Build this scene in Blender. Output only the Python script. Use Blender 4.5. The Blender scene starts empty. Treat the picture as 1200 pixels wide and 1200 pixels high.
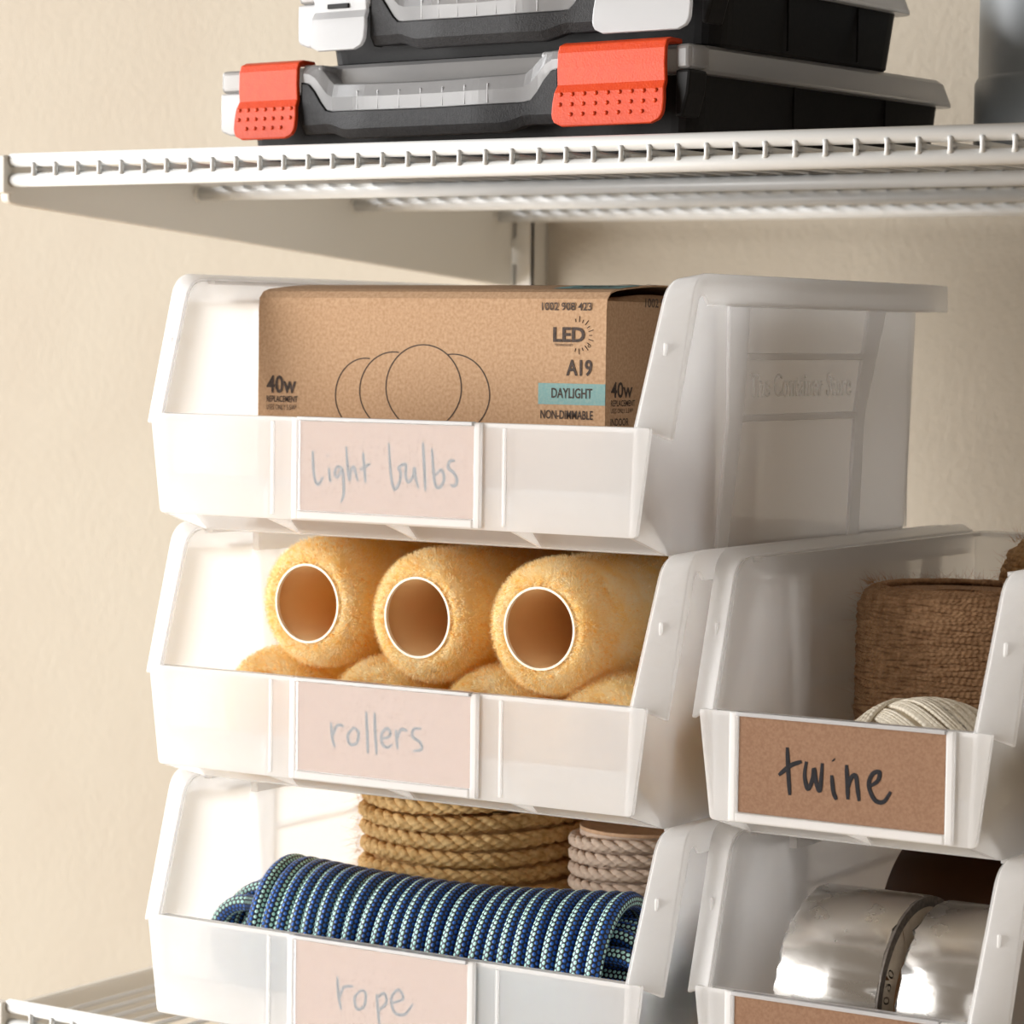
import bpy, math, random
import numpy as np
from mathutils import Vector, Matrix

random.seed(4)
rng = np.random.default_rng(7)
scene = bpy.context.scene
COL = scene.collection
PI = math.pi

# ------------------------------------------------------------------ camera
YAW, PITCH, ROLL, FPX = 0.5741, -0.0585, 0.0130, 3476.3
CAM = Vector((0.8846, -1.0593, 0.0824))
fwd = Vector((-math.sin(YAW) * math.cos(PITCH), math.cos(YAW) * math.cos(PITCH), math.sin(PITCH)))
rgt = Vector((math.cos(YAW), math.sin(YAW), 0))
upv = rgt.cross(fwd)
r2 = rgt * math.cos(ROLL) + upv * math.sin(ROLL)
u2 = -rgt * math.sin(ROLL) + upv * math.cos(ROLL)
cd = bpy.data.cameras.new('camera')
cam = bpy.data.objects.new('camera', cd)
COL.objects.link(cam)
M3 = Matrix((r2, u2, -fwd)).transposed()
cam.matrix_world = Matrix.Translation(CAM) @ M3.to_4x4()
cd.sensor_width = 36.0
cd.lens = FPX / 1200.0 * 36.0
cd.clip_start = 0.05
cd.dof.use_dof = True
cd.dof.focus_distance = 1.27
cd.dof.aperture_fstop = 16.0
scene.camera = cam

# ------------------------------------------------------------------ light
world = bpy.data.worlds.new('world')
scene.world = world
world.use_nodes = True
wb = world.node_tree.nodes['Background']
wb.inputs[0].default_value = (1.0, 0.84, 0.68, 1)
wb.inputs[1].default_value = 0.22


def area(name, loc, target, sx, sy, power, col):
    l = bpy.data.lights.new(name, 'AREA')
    l.shape = 'RECTANGLE'
    l.size, l.size_y = sx, sy
    l.energy = power
    l.color = col
    o = bpy.data.objects.new(name, l)
    COL.objects.link(o)
    o.location = loc
    d = Vector(target) - Vector(loc)
    o.rotation_euler = d.to_track_quat('-Z', 'Y').to_euler()
    return o


# the window mirrored in the label fronts, and the one beside it that shines through the bins' left walls
area('window_front_left_offscreen', (-2.49, -2.55, -0.02), (0.05, 0.10, -0.05), 2.0, 2.9, 222.0, (1.0, 0.985, 0.965))
area('window_left_offscreen', (-4.3, -0.55, 1.35), (0.05, 0.15, 0.0), 2.0, 2.0, 168.0, (0.975, 0.985, 1.0))

scene.view_settings.view_transform = 'Standard'
scene.view_settings.look = 'None'
scene.view_settings.exposure = 0.1
scene.view_settings.gamma = 1.0
scene.view_settings.use_curve_mapping = False
scene.cycles.transparent_max_bounces = 24
scene.cycles.max_bounces = 20
scene.cycles.transmission_bounces = 14
scene.cycles.diffuse_bounces = 14


# ------------------------------------------------------------------ materials
def srgb(r, g, b):
    f = lambda c: (c / 255 / 12.92) if c / 255 <= 0.04045 else ((c / 255 + 0.055) / 1.055) ** 2.4
    return (f(r), f(g), f(b), 1)


def newmat(name):
    m = bpy.data.materials.new(name)
    m.use_nodes = True
    return m, m.node_tree.nodes, m.node_tree.links


def plain(name, col, rough=0.5, metal=0.0, noise=None, bump=None, coat=0.0, spec=0.5, coord='Object'):
    """principled; noise=(scale, second colour, detail), bump=(scale, strength, distance)"""
    m, N, L = newmat(name)
    p = N['Principled BSDF']
    p.inputs['Base Color'].default_value = col
    p.inputs['Roughness'].default_value = rough
    p.inputs['Metallic'].default_value = metal
    p.inputs['Coat Weight'].default_value = coat
    p.inputs['Specular IOR Level'].default_value = spec
    tc = N.new('ShaderNodeTexCoord')
    if noise:
        t = N.new('ShaderNodeTexNoise')
        t.inputs['Scale'].default_value = noise[0]
        t.inputs['Detail'].default_value = noise[2] if len(noise) > 2 else 4
        L.new(tc.outputs[coord], t.inputs['Vector'])
        r = N.new('ShaderNodeValToRGB')
        r.color_ramp.elements[0].position = 0.35
        r.color_ramp.elements[1].position = 0.65
        r.color_ramp.elements[0].color = col
        r.color_ramp.elements[1].color = noise[1]
        L.new(t.outputs['Fac'], r.inputs['Fac'])
        L.new(r.outputs['Color'], p.inputs['Base Color'])
    if bump:
        t = N.new('ShaderNodeTexNoise')
        t.inputs['Scale'].default_value = bump[0]
        t.inputs['Detail'].default_value = 3
        L.new(tc.outputs[coord], t.inputs['Vector'])
        b = N.new('ShaderNodeBump')
        b.inputs['Strength'].default_value = bump[1]
        b.inputs['Distance'].default_value = bump[2]
        L.new(t.outputs['Fac'], b.inputs['Height'])
        L.new(b.outputs['Normal'], p.inputs['Normal'])
    return m


def schlick(N, L, f0):
    """reflectance that reads the same from either side of a thin sheet"""
    lw = N.new('ShaderNodeLayerWeight'); lw.inputs['Blend'].default_value = 0.5
    p5 = N.new('ShaderNodeMath'); p5.operation = 'POWER'; p5.inputs[1].default_value = 5.0
    L.new(lw.outputs['Facing'], p5.inputs[0])
    ma = N.new('ShaderNodeMath'); ma.operation = 'MULTIPLY_ADD'
    ma.inputs[1].default_value = 1.0 - f0; ma.inputs[2].default_value = f0
    L.new(p5.outputs[0], ma.inputs[0])
    return ma


def frosted(name, col, wd=0.18, wt=0.40, wr=0.17, wtr=0.25, rough=0.28, gloss=0.48):
    """frosted thin plastic: diffuse + translucent + rough refraction + a little clear, under a satin coat"""
    m, N, L = newmat(name)
    N.remove(N['Principled BSDF'])
    out = N['Material Output']
    tot = wd + wt + wr + wtr
    d = N.new('ShaderNodeBsdfDiffuse'); d.inputs[0].default_value = col
    t = N.new('ShaderNodeBsdfTranslucent'); t.inputs[0].default_value = col
    r = N.new('ShaderNodeBsdfRefraction'); r.inputs['Color'].default_value = (0.98, 0.98, 0.98, 1)
    r.inputs['Roughness'].default_value = rough
    r.inputs['IOR'].default_value = 1.3
    x = N.new('ShaderNodeBsdfTransparent'); x.inputs[0].default_value = (0.98, 0.98, 0.98, 1)
    m1 = N.new('ShaderNodeMixShader'); m1.inputs[0].default_value = wt / (wd + wt)
    L.new(d.outputs[0], m1.inputs[1]); L.new(t.outputs[0], m1.inputs[2])
    m2 = N.new('ShaderNodeMixShader'); m2.inputs[0].default_value = wr / (wd + wt + wr)
    L.new(m1.outputs[0], m2.inputs[1]); L.new(r.outputs[0], m2.inputs[2])
    m3 = N.new('ShaderNodeMixShader'); m3.inputs[0].default_value = wtr / tot
    L.new(m2.outputs[0], m3.inputs[1]); L.new(x.outputs[0], m3.inputs[2])
    g = N.new('ShaderNodeBsdfGlossy'); g.inputs['Roughness'].default_value = gloss
    fr = schlick(N, L, 0.035)
    m4 = N.new('ShaderNodeMixShader')
    L.new(fr.outputs[0], m4.inputs[0]); L.new(m3.outputs[0], m4.inputs[1]); L.new(g.outputs[0], m4.inputs[2])
    L.new(m4.outputs[0], out.inputs['Surface'])
    return m


def clear_film(name):
    m, N, L = newmat(name)
    N.remove(N['Principled BSDF'])
    out = N['Material Output']
    x = N.new('ShaderNodeBsdfTransparent'); x.inputs[0].default_value = (0.98, 0.975, 0.98, 1)
    g = N.new('ShaderNodeBsdfGlossy'); g.inputs['Roughness'].default_value = 0.03
    lw = schlick(N, L, 0.044)
    mx = N.new('ShaderNodeMixShader')
    L.new(lw.outputs[0], mx.inputs[0]); L.new(x.outputs[0], mx.inputs[1]); L.new(g.outputs[0], mx.inputs[2])
    L.new(mx.outputs[0], out.inputs['Surface'])
    return m


def fibre(name, c1, c2, scale=60, trans=0.35, coord='Object'):
    m, N, L = newmat(name)
    N.remove(N['Principled BSDF'])
    out = N['Material Output']
    tc = N.new('ShaderNodeTexCoord')
    t = N.new('ShaderNodeTexNoise'); t.inputs['Scale'].default_value = scale; t.inputs['Detail'].default_value = 5
    L.new(tc.outputs[coord], t.inputs['Vector'])
    r = N.new('ShaderNodeValToRGB')
    r.color_ramp.elements[0].position = 0.36; r.color_ramp.elements[1].position = 0.62
    r.color_ramp.elements[0].color = c1; r.color_ramp.elements[1].color = c2
    L.new(t.outputs['Fac'], r.inputs['Fac'])
    d = N.new('ShaderNodeBsdfDiffuse'); s = N.new('ShaderNodeBsdfTranslucent')
    L.new(r.outputs[0], d.inputs[0]); L.new(r.outputs[0], s.inputs[0])
    mx = N.new('ShaderNodeMixShader'); mx.inputs[0].default_value = trans
    L.new(d.outputs[0], mx.inputs[1]); L.new(s.outputs[0], mx.inputs[2])
    L.new(mx.outputs[0], out.inputs['Surface'])
    return m


def strand_mat(name, c1, c2, c3, pitch_u, turns_v, rough=0.8, bump=0.6):
    """twisted yarn: diagonal lay of the plies from the tube's own UV (u metres along, v around)"""
    m, N, L = newmat(name)
    p = N['Principled BSDF']
    p.inputs['Roughness'].default_value = rough
    p.inputs['Specular IOR Level'].default_value = 0.25
    uv = N.new('ShaderNodeUVMap'); uv.uv_map = 'UVMap'
    sp = N.new('ShaderNodeSeparateXYZ'); L.new(uv.outputs[0], sp.inputs[0])
    a = N.new('ShaderNodeMath'); a.operation = 'MULTIPLY'; a.inputs[1].default_value = 2 * PI / pitch_u
    L.new(sp.outputs[0], a.inputs[0])
    b = N.new('ShaderNodeMath'); b.operation = 'MULTIPLY_ADD'; b.inputs[1].default_value = 2 * PI * turns_v
    L.new(sp.outputs[1], b.inputs[0]); L.new(a.outputs[0], b.inputs[2])
    s = N.new('ShaderNodeMath'); s.operation = 'SINE'; L.new(b.outputs[0], s.inputs[0])
    h = N.new('ShaderNodeMath'); h.operation = 'MULTIPLY_ADD'; h.inputs[1].default_value = 0.5; h.inputs[2].default_value = 0.5
    L.new(s.outputs[0], h.inputs[0])
    tc = N.new('ShaderNodeTexCoord')
    t = N.new('ShaderNodeTexNoise'); t.inputs['Scale'].default_value = 260; t.inputs['Detail'].default_value = 4
    L.new(tc.outputs['Object'], t.inputs['Vector'])
    r = N.new('ShaderNodeValToRGB')
    r.color_ramp.elements[0].position = 0.3; r.color_ramp.elements[1].position = 0.7
    r.color_ramp.elements[0].color = c2; r.color_ramp.elements[1].color = c3
    L.new(t.outputs['Fac'], r.inputs['Fac'])
    mr = N.new('ShaderNodeValToRGB')
    mr.color_ramp.elements[0].position = 0.0; mr.color_ramp.elements[1].position = 0.45
    mr.color_ramp.elements[0].color = c1; mr.color_ramp.elements[1].color = (1, 1, 1, 1)
    L.new(h.outputs[0], mr.inputs['Fac'])
    mm = N.new('ShaderNodeMix'); mm.data_type = 'RGBA'; mm.blend_type = 'MULTIPLY'; mm.inputs[0].default_value = 1.0
    L.new(r.outputs[0], mm.inputs[6]); L.new(mr.outputs[0], mm.inputs[7])
    L.new(mm.outputs[2], p.inputs['Base Color'])
    bp = N.new('ShaderNodeBump'); bp.inputs['Strength'].default_value = bump; bp.inputs['Distance'].default_value = 0.0006
    L.new(h.outputs[0], bp.inputs['Height']); L.new(bp.outputs[0], p.inputs['Normal'])
    return m


def cord_mat(name):
    """braided cord: chequer of dark picks with lanes of blue and pale teal, from the tube's UV"""
    m, N, L = newmat(name)
    p = N['Principled BSDF']
    p.inputs['Roughness'].default_value = 0.42
    p.inputs['Sheen Weight'].default_value = 0.1
    uv = N.new('ShaderNodeUVMap'); uv.uv_map = 'UVMap'
    sp = N.new('ShaderNodeSeparateXYZ'); L.new(uv.outputs[0], sp.inputs[0])

    def math_(op, a, b=None, c=None):
        n = N.new('ShaderNodeMath'); n.operation = op
        for k, v in enumerate((a, b, c)):
            if v is None: continue
            if isinstance(v, (int, float)): n.inputs[k].default_value = v
            else: L.new(v, n.inputs[k])
        return n.outputs[0]
    U = math_('MULTIPLY', sp.outputs[0], 430.0)
    V = math_('MULTIPLY', sp.outputs[1], 12.0)
    fv = math_('FLOOR', V)
    half = math_('MULTIPLY', math_('MODULO', fv, 2.0), 0.5)
    U2 = math_('ADD', U, half)
    cu = math_('SUBTRACT', math_('FRACT', U2), 0.5)
    cv = math_('SUBTRACT', math_('FRACT', V), 0.5)
    dist = math_('SQRT', math_('ADD', math_('POWER', math_('MULTIPLY', cu, 1.15), 2.0), math_('POWER', cv, 2.0)))
    dot = math_('SUBTRACT', 1.0, math_('SMOOTH_MIN', math_('MULTIPLY', dist, 2.0), 1.0, 0.1))
    grp = math_('MODULO', math_('FLOOR', math_('DIVIDE', math_('ADD', fv, 0.0), 2.0)), 2.0)
    nz = N.new('ShaderNodeTexNoise'); nz.noise_dimensions = '1D'; nz.inputs['Scale'].default_value = 26.0
    L.new(sp.outputs[0], nz.inputs['W'])
    sel = math_('GREATER_THAN', math_('ADD', grp, math_('MULTIPLY', math_('SUBTRACT', nz.outputs['Fac'], 0.5), 1.5)), 0.45)
    mc = N.new('ShaderNodeMix'); mc.data_type = 'RGBA'
    mc.inputs[6].default_value = srgb(34, 106, 200); mc.inputs[7].default_value = srgb(196, 246, 240)
    L.new(sel, mc.inputs[0])
    mk = N.new('ShaderNodeMix'); mk.data_type = 'RGBA'
    mk.inputs[6].default_value = srgb(10, 20, 42)
    L.new(math_('GREATER_THAN', dot, 0.2), mk.inputs[0]); L.new(mc.outputs[2], mk.inputs[7])
    L.new(mk.outputs[2], p.inputs['Base Color'])
    bp = N.new('ShaderNodeBump'); bp.inputs['Strength'].default_value = 0.7; bp.inputs['Distance'].default_value = 0.0007
    L.new(dot, bp.inputs['Height']); L.new(bp.outputs[0], p.inputs['Normal'])
    return m


MT = {
    'wall': plain('wall_paint', srgb(176, 168, 154), 0.85, noise=(7, srgb(173, 164, 150), 3), bump=(230, 0.35, 0.0016), spec=0.2),
    'floor': plain('floor_boards', srgb(206, 184, 156), 0.5, noise=(4, srgb(196, 172, 142), 4)),
    'white_metal': plain('white_epoxy_steel', srgb(208, 209, 208), 0.38, bump=(400, 0.05, 0.0004)),
    'bracket': plain('bracket_enamel', srgb(220, 217, 209), 0.5, bump=(300, 0.05, 0.0004)),
    'pp': frosted('frosted_polypropylene', (0.985, 0.987, 0.99, 1)),
    'pp_clear': frosted('frosted_polypropylene_wall', (0.985, 0.987, 0.99, 1), 0.10, 0.26, 0.20, 0.44, 0.20, 0.45),
    'pp_edge': frosted('frosted_polypropylene_rim', (0.985, 0.987, 0.99, 1), 0.30, 0.46, 0.10, 0.14, 0.3, 0.42),
    'film': clear_film('clear_label_window'),
    'card': plain('kraft_label_card', srgb(150, 119, 96), 0.85, noise=(900, srgb(138, 107, 85), 3), spec=0.1),
    'ink': plain('marker_ink', srgb(30, 30, 34), 0.6, noise=(500, srgb(38, 38, 43), 2), spec=0.08),
    'kraft': plain('kraft_board', srgb(186, 154, 123), 0.8, noise=(700, srgb(168, 134, 103), 5), bump=(500, 0.08, 0.0004), spec=0.15),
    'kraft_in': plain('kraft_board_inner', srgb(186, 154, 123), 0.85, noise=(600, srgb(168, 134, 103), 4), spec=0.1),
    'print': plain('printed_black', srgb(66, 58, 54), 0.7, noise=(900, srgb(84, 72, 66), 4), spec=0.1),
    'teal': plain('printed_teal', srgb(120, 158, 158), 0.75, noise=(800, srgb(136, 164, 160), 4), spec=0.1),
    'nap': fibre('roller_nap', srgb(253, 228, 154), srgb(255, 246, 208), 70, 0.5),
    'pile': fibre('roller_pile', srgb(251, 216, 132), srgb(255, 250, 224), 420, 0.5),
    'tube_in': fibre('roller_tube', srgb(240, 208, 156), srgb(244, 216, 168), 20, 0.55),
    'tube_rim': plain('roller_tube_rim', srgb(250, 240, 222), 0.5, noise=(300, srgb(244, 228, 204), 2)),
    'cord': cord_mat('braided_cord'),
    'sisal': strand_mat('sisal_yarn', (1, 1, 1, 1), srgb(200, 158, 98), srgb(240, 208, 152), 0.0034, 3.0),
    'sisal_core': plain('sisal_inner', srgb(200, 158, 98), 0.95, noise=(200, srgb(226, 190, 132), 4)),
    'sisal_fib': plain('sisal_fibre', srgb(222, 186, 124), 0.8, noise=(100, srgb(200, 160, 100), 3)),
    'grey_rope': strand_mat('cotton_rope', (1, 1, 1, 1), srgb(196, 174, 156), srgb(216, 196, 178), 0.003, 3.0, bump=0.35),
    'grey_core': plain('cotton_rope_core', srgb(196, 174, 156), 0.95, noise=(200, srgb(208, 188, 170), 4)),
    'disc': plain('spool_board', srgb(206, 170, 136), 0.8, noise=(300, srgb(190, 154, 122), 4)),
    'jute': strand_mat('jute_yarn', (1, 1, 1, 1), srgb(136, 102, 72), srgb(172, 136, 102), 0.0026, 1.0),
    'jute2': strand_mat('jute_yarn_pale', (1, 1, 1, 1), srgb(150, 112, 70), srgb(190, 150, 104), 0.0026, 1.0),
    'jute_core': plain('jute_inner', srgb(136, 102, 72), 0.95, noise=(300, srgb(160, 124, 92), 4)),
    'jute_fib': plain('jute_fibre', srgb(160, 116, 76), 0.85, noise=(150, srgb(140, 98, 62), 3)),
    'cotton': strand_mat('cotton_string', (1, 1, 1, 1), srgb(226, 216, 196), srgb(242, 234, 218), 0.0024, 1.0, bump=0.5),
    'cotton_core': plain('cotton_inner', srgb(226, 216, 196), 0.95, noise=(300, srgb(238, 230, 212), 4)),
    'foil_side': plain('foil_tape_side', srgb(120, 112, 104), 0.55, 0.4, noise=(400, srgb(92, 86, 80), 4), bump=(600, 0.3, 0.0006)),
    'liner': plain('paper_liner', srgb(196, 184, 166), 0.8, noise=(200, srgb(186, 172, 152), 4)),
    'brown_tape': plain('brown_packing_tape', srgb(74, 42, 18), 0.3, noise=(40, srgb(66, 36, 14), 3)),
    'board_core': plain('board_core', srgb(170, 132, 96), 0.85, noise=(300, srgb(156, 118, 84), 4)),
    'black': plain('black_plastic', srgb(22, 22, 23), 0.5, noise=(500, srgb(27, 26, 27), 3), bump=(900, 0.12, 0.0003), spec=0.15),
    'black_grain': plain('black_grained_plastic', srgb(34, 34, 36), 0.55, noise=(500, srgb(42, 42, 44), 3), bump=(1400, 0.5, 0.0005), spec=0.2),
    'lid': frosted('smoke_grey_lid', (0.50, 0.50, 0.51, 1), 0.30, 0.25, 0.30, 0.15, 0.35, 0.3),
    'clear_pl': frosted('pale_clear_plastic', (0.72, 0.73, 0.75, 1), 0.4, 0.25, 0.25, 0.1, 0.25, 0.2),
    'orange': plain('orange_plastic', srgb(202, 66, 21), 0.45, noise=(300, srgb(196, 60, 18), 3), bump=(1100, 0.35, 0.0005), spec=0.25),
    'can': plain('grey_canister_plastic', srgb(116, 123, 128), 0.4, noise=(30, srgb(112, 119, 124), 3)),
    'can_cap': plain('grey_cap_plastic', srgb(120, 126, 132), 0.45, noise=(60, srgb(112, 118, 124), 3)),
}


def foil():
    m, N, L = newmat('aluminium_foil_tape')
    p = N['Principled BSDF']
    p.inputs['Base Color'].default_value = (0.80, 0.78, 0.75, 1)
    p.inputs['Metallic'].default_value = 1.0
    p.inputs['Roughness'].default_value = 0.24
    tc = N.new('ShaderNodeTexCoord')
    t = N.new('ShaderNodeTexNoise'); t.inputs['Scale'].default_value = 55; t.inputs['Detail'].default_value = 6
    L.new(tc.outputs['Object'], t.inputs['Vector'])
    mr = N.new('ShaderNodeMapRange'); mr.inputs[3].default_value = 0.16; mr.inputs[4].default_value = 0.36
    L.new(t.outputs['Fac'], mr.inputs[0]); L.new(mr.outputs[0], p.inputs['Roughness'])
    b = N.new('ShaderNodeBump'); b.inputs['Strength'].default_value = 0.25; b.inputs['Distance'].default_value = 0.0008
    L.new(t.outputs['Fac'], b.inputs['Height']); L.new(b.outputs[0], p.inputs['Normal'])
    return m


MT['foil'] = foil()


# ------------------------------------------------------------------ mesh helpers
class MB:
    def __init__(self):
        self.v, self.f, self.uv = [], [], {}

    def add(self, verts, faces):
        o = len(self.v)
        self.v += [tuple(x) for x in verts]
        self.f += [tuple(i + o for i in f) for f in faces]
        return o

    def prism(self, A, B):
        n = len(A)
        self.add(list(A) + list(B), [tuple(range(n))[::-1], tuple(range(n, 2 * n))] +
                 [(i, (i + 1) % n, n + (i + 1) % n, n + i) for i in range(n)])
        return self

    def box(self, x0, x1, y0, y1, z0, z1):
        return self.prism([(x0, y0, z0), (x1, y0, z0), (x1, y0, z1), (x0, y0, z1)],
                          [(x0, y1, z0), (x1, y1, z0), (x1, y1, z1), (x0, y1, z1)])

    def tube(self, path, r, n=8, closed=False, v0=0.0, squash=None):
        P = [Vector(p) for p in path]
        m = len(P)
        rr = r if hasattr(r, '__len__') else [r] * m
        T = []
        for i in range(m):
            a = P[(i - 1) % m] if (closed or i > 0) else P[0]
            b = P[(i + 1) % m] if (closed or i < m - 1) else P[-1]
            T.append((b - a).normalized())
        t0 = T[0]
        nrm = t0.cross(Vector((0, 0, 1)))
        if nrm.length < 1e-3: nrm = t0.cross(Vector((0, 1, 0)))
        nrm.normalize()
        o = len(self.v)
        ln = 0.0
        for i in range(m):
            if i:
                ln += (P[i] - P[i - 1]).length
                nrm = (nrm - T[i] * nrm.dot(T[i])).normalized()
            bn = T[i].cross(nrm)
            for k in range(n):
                a = 2 * PI * k / n
                self.v.append(tuple(P[i] + (nrm * math.cos(a) + bn * math.sin(a)) * rr[i]))
                self.uv[len(self.v) - 1] = (ln, k / n)
        for i in range(m if closed else m - 1):
            j = (i + 1) % m
            for k in range(n):
                k2 = (k + 1) % n
                self.f.append((o + i * n + k, o + i * n + k2, o + j * n + k2, o + j * n + k))
        if not closed:
            self.f.append(tuple(o + k for k in range(n))[::-1])
            self.f.append(tuple(o + (m - 1) * n + k for k in range(n)))
        return self

    def lathe(self, prof, n=48, org=(0, 0, 0), axis='z', close=False):
        """prof [(r, h)], revolved about axis"""
        o = len(self.v)
        for (r, h) in prof:
            for k in range(n):
                a = 2 * PI * k / n
                c, s = r * math.cos(a), r * math.sin(a)
                p = {'z': (c, s, h), 'x': (h, c, s), 'y': (c, h, s)}[axis]
                self.v.append((p[0] + org[0], p[1] + org[1], p[2] + org[2]))
        m = len(prof)
        for i in range(m if close else m - 1):
            j = (i + 1) % m
            for k in range(n):
                k2 = (k + 1) % n
                self.f.append((o + i * n + k, o + i * n + k2, o + j * n + k2, o + j * n + k))
        if not close:
            if prof[0][0] > 1e-5: self.f.append(tuple(o + k for k in range(n))[::-1])
            if prof[-1][0] > 1e-5: self.f.append(tuple(o + (m - 1) * n + k for k in range(n)))
        return self

    def mesh(self, name, mat, smooth=False):
        me = bpy.data.meshes.new(name)
        me.from_pydata(self.v, [], self.f)
        if self.uv:
            ul = me.uv_layers.new(name='UVMap')
            idx = np.zeros(len(me.loops), dtype=np.int32)
            me.loops.foreach_get('vertex_index', idx)
            arr = np.zeros((len(self.v), 2), dtype=np.float32)
            for k, v in self.uv.items(): arr[k] = v
            data = arr[idx]
            # keep v continuous across the seam of each face
            st = np.zeros(len(me.polygons), dtype=np.int32); tt = np.zeros(len(me.polygons), dtype=np.int32)
            me.polygons.foreach_get('loop_start', st); me.polygons.foreach_get('loop_total', tt)
            q = st[tt == 4]
            blk = data[np.stack([q, q + 1, q + 2, q + 3], 1)]
            big = (blk[:, :, 1].max(1) - blk[:, :, 1].min(1)) > 0.5
            w = blk[:, :, 1]
            w[(w < 0.25) & big[:, None]] += 1.0
            blk[:, :, 1] = w
            for k in range(4): data[q + k] = blk[:, k]
            ul.data.foreach_set('uv', data.ravel())
        me.materials.append(mat)
        if smooth:
            me.polygons.foreach_set('use_smooth', [True] * len(me.polygons))
        me.validate()
        me.update()
        return me

    def build(self, name, mat, parent=None, smooth=False, bevel=0.0, seg=2, solid=0.0, angle=0.6):
        me = self.mesh(name, MT[mat] if isinstance(mat, str) else mat, smooth)
        o = bpy.data.objects.new(name, me)
        COL.objects.link(o)
        if parent is not None: o.parent = parent
        if solid:
            s = o.modifiers.new('thick', 'SOLIDIFY'); s.thickness = solid; s.offset = 0
        if bevel:
            b = o.modifiers.new('edge', 'BEVEL'); b.width = bevel; b.segments = seg
            b.limit_method = 'ANGLE'; b.angle_limit = angle
        return o


def empty(name, loc=(0, 0, 0), rz=0.0):
    o = bpy.data.objects.new(name, None)
    COL.objects.link(o)
    o.location = loc
    o.rotation_euler = (0, 0, rz)
    o.empty_display_size = 0.02
    return o


def tag(o, label=None, cat=None, group=None, kind=None):
    if label: o['label'] = label
    if cat: o['category'] = cat
    if group: o['group'] = group
    if kind: o['kind'] = kind
    return o


def put(name, me, parent=None, loc=(0, 0, 0)):
    o = bpy.data.objects.new(name, me)
    COL.objects.link(o)
    o.location = loc
    if parent is not None: o.parent = parent
    return o


def copy_tree(o, parent=None):
    c = o.copy()
    COL.objects.link(c)
    c.parent = parent
    for ch in list(o.children): copy_tree(ch, c)
    return c


def fillet(pts, rad, n=6):
    """round the corners of a closed 2D polygon; rad: per corner"""
    out = []
    m = len(pts)
    for i in range(m):
        r = rad[i] if hasattr(rad, '__len__') else rad
        p = np.array(pts[i], float); a = np.array(pts[i - 1], float); b = np.array(pts[(i + 1) % m], float)
        if r <= 0: out.append(tuple(p)); continue
        u = (a - p) / np.linalg.norm(a - p); v = (b - p) / np.linalg.norm(b - p)
        ang = math.acos(max(-1, min(1, float(u @ v))))
        t = min(r / math.tan(ang / 2), 0.45 * np.linalg.norm(a - p), 0.45 * np.linalg.norm(b - p))
        q0, q1 = p + u * t, p + v * t
        for k in range(n + 1):
            s = k / n
            out.append(tuple((1 - s) ** 2 * q0 + 2 * s * (1 - s) * p + s * s * q1))
    return out


def smooth_path(pts, n=6):
    P = [np.array(p, float) for p in pts]
    if len(P) < 3:
        return [tuple(P[0] + (P[-1] - P[0]) * k / n) for k in range(n + 1)]
    out = []
    for i in range(len(P) - 1):
        p0 = P[i - 1] if i else 2 * P[0] - P[1]
        p1, p2 = P[i], P[i + 1]
        p3 = P[i + 2] if i + 2 < len(P) else 2 * P[-1] - P[-2]
        for k in range(n):
            t = k / n
            out.append(tuple(0.5 * (2 * p1 + (p2 - p0) * t + (2 * p0 - 5 * p1 + 4 * p2 - p3) * t * t + (3 * p1 - p0 - 3 * p2 + p3) * t ** 3)))
    out.append(tuple(P[-1]))
    return out


def fibres(P, Nn, length, width, spread=0.6):
    """thin triangular hairs standing on points P with normals Nn"""
    n = len(P)
    d = Nn + rng.normal(0, spread, (n, 3)); d /= np.linalg.norm(d, axis=1)[:, None]
    s = np.cross(d, rng.normal(0, 1, (n, 3))); s /= np.linalg.norm(s, axis=1)[:, None]
    L = length * rng.uniform(0.5, 1.1, (n, 1))
    tip = P + d * L
    base = P - Nn * 0.0006
    V = np.stack([base - s * width / 2, base + s * width / 2, tip], 1).reshape(-1, 3)
    F = np.arange(3 * n).reshape(-1, 3)
    return V, F


def fib_mesh(name, V, F, mat):
    me = bpy.data.meshes.new(name)
    me.from_pydata(V.tolist(), [], F.tolist())
    me.materials.append(MT[mat])
    return me


def hairs(n, base, tang, length, width, mat, parent, name='loose_fibres'):
    """curved stray fibres: base points, each with a start direction; two-quad ribbons"""
    V, F = [], []
    for k in range(n):
        p = Vector(base[k]); d = Vector(tang[k]).normalized()
        c = Vector(rng.normal(0, 1, 3)).normalized()
        L = length * rng.uniform(0.4, 1.2)
        s = d.cross(c).normalized() * width / 2
        q = [p, p + d * L * 0.5 + c * L * 0.10, p + d * L * 0.9 + c * L * 0.38]
        o = len(V)
        for j, x in enumerate(q):
            w = 1 - 0.4 * j
            V += [tuple(x - s * w), tuple(x + s * w)]
        F += [(o, o + 1, o + 3, o + 2), (o + 2, o + 3, o + 5, o + 4)]
    me = bpy.data.meshes.new(name)
    me.from_pydata(V, [], F)
    me.materials.append(MT[mat])
    o = put(name, me, parent)
    o['kind'] = 'stuff'
    return o


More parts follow.
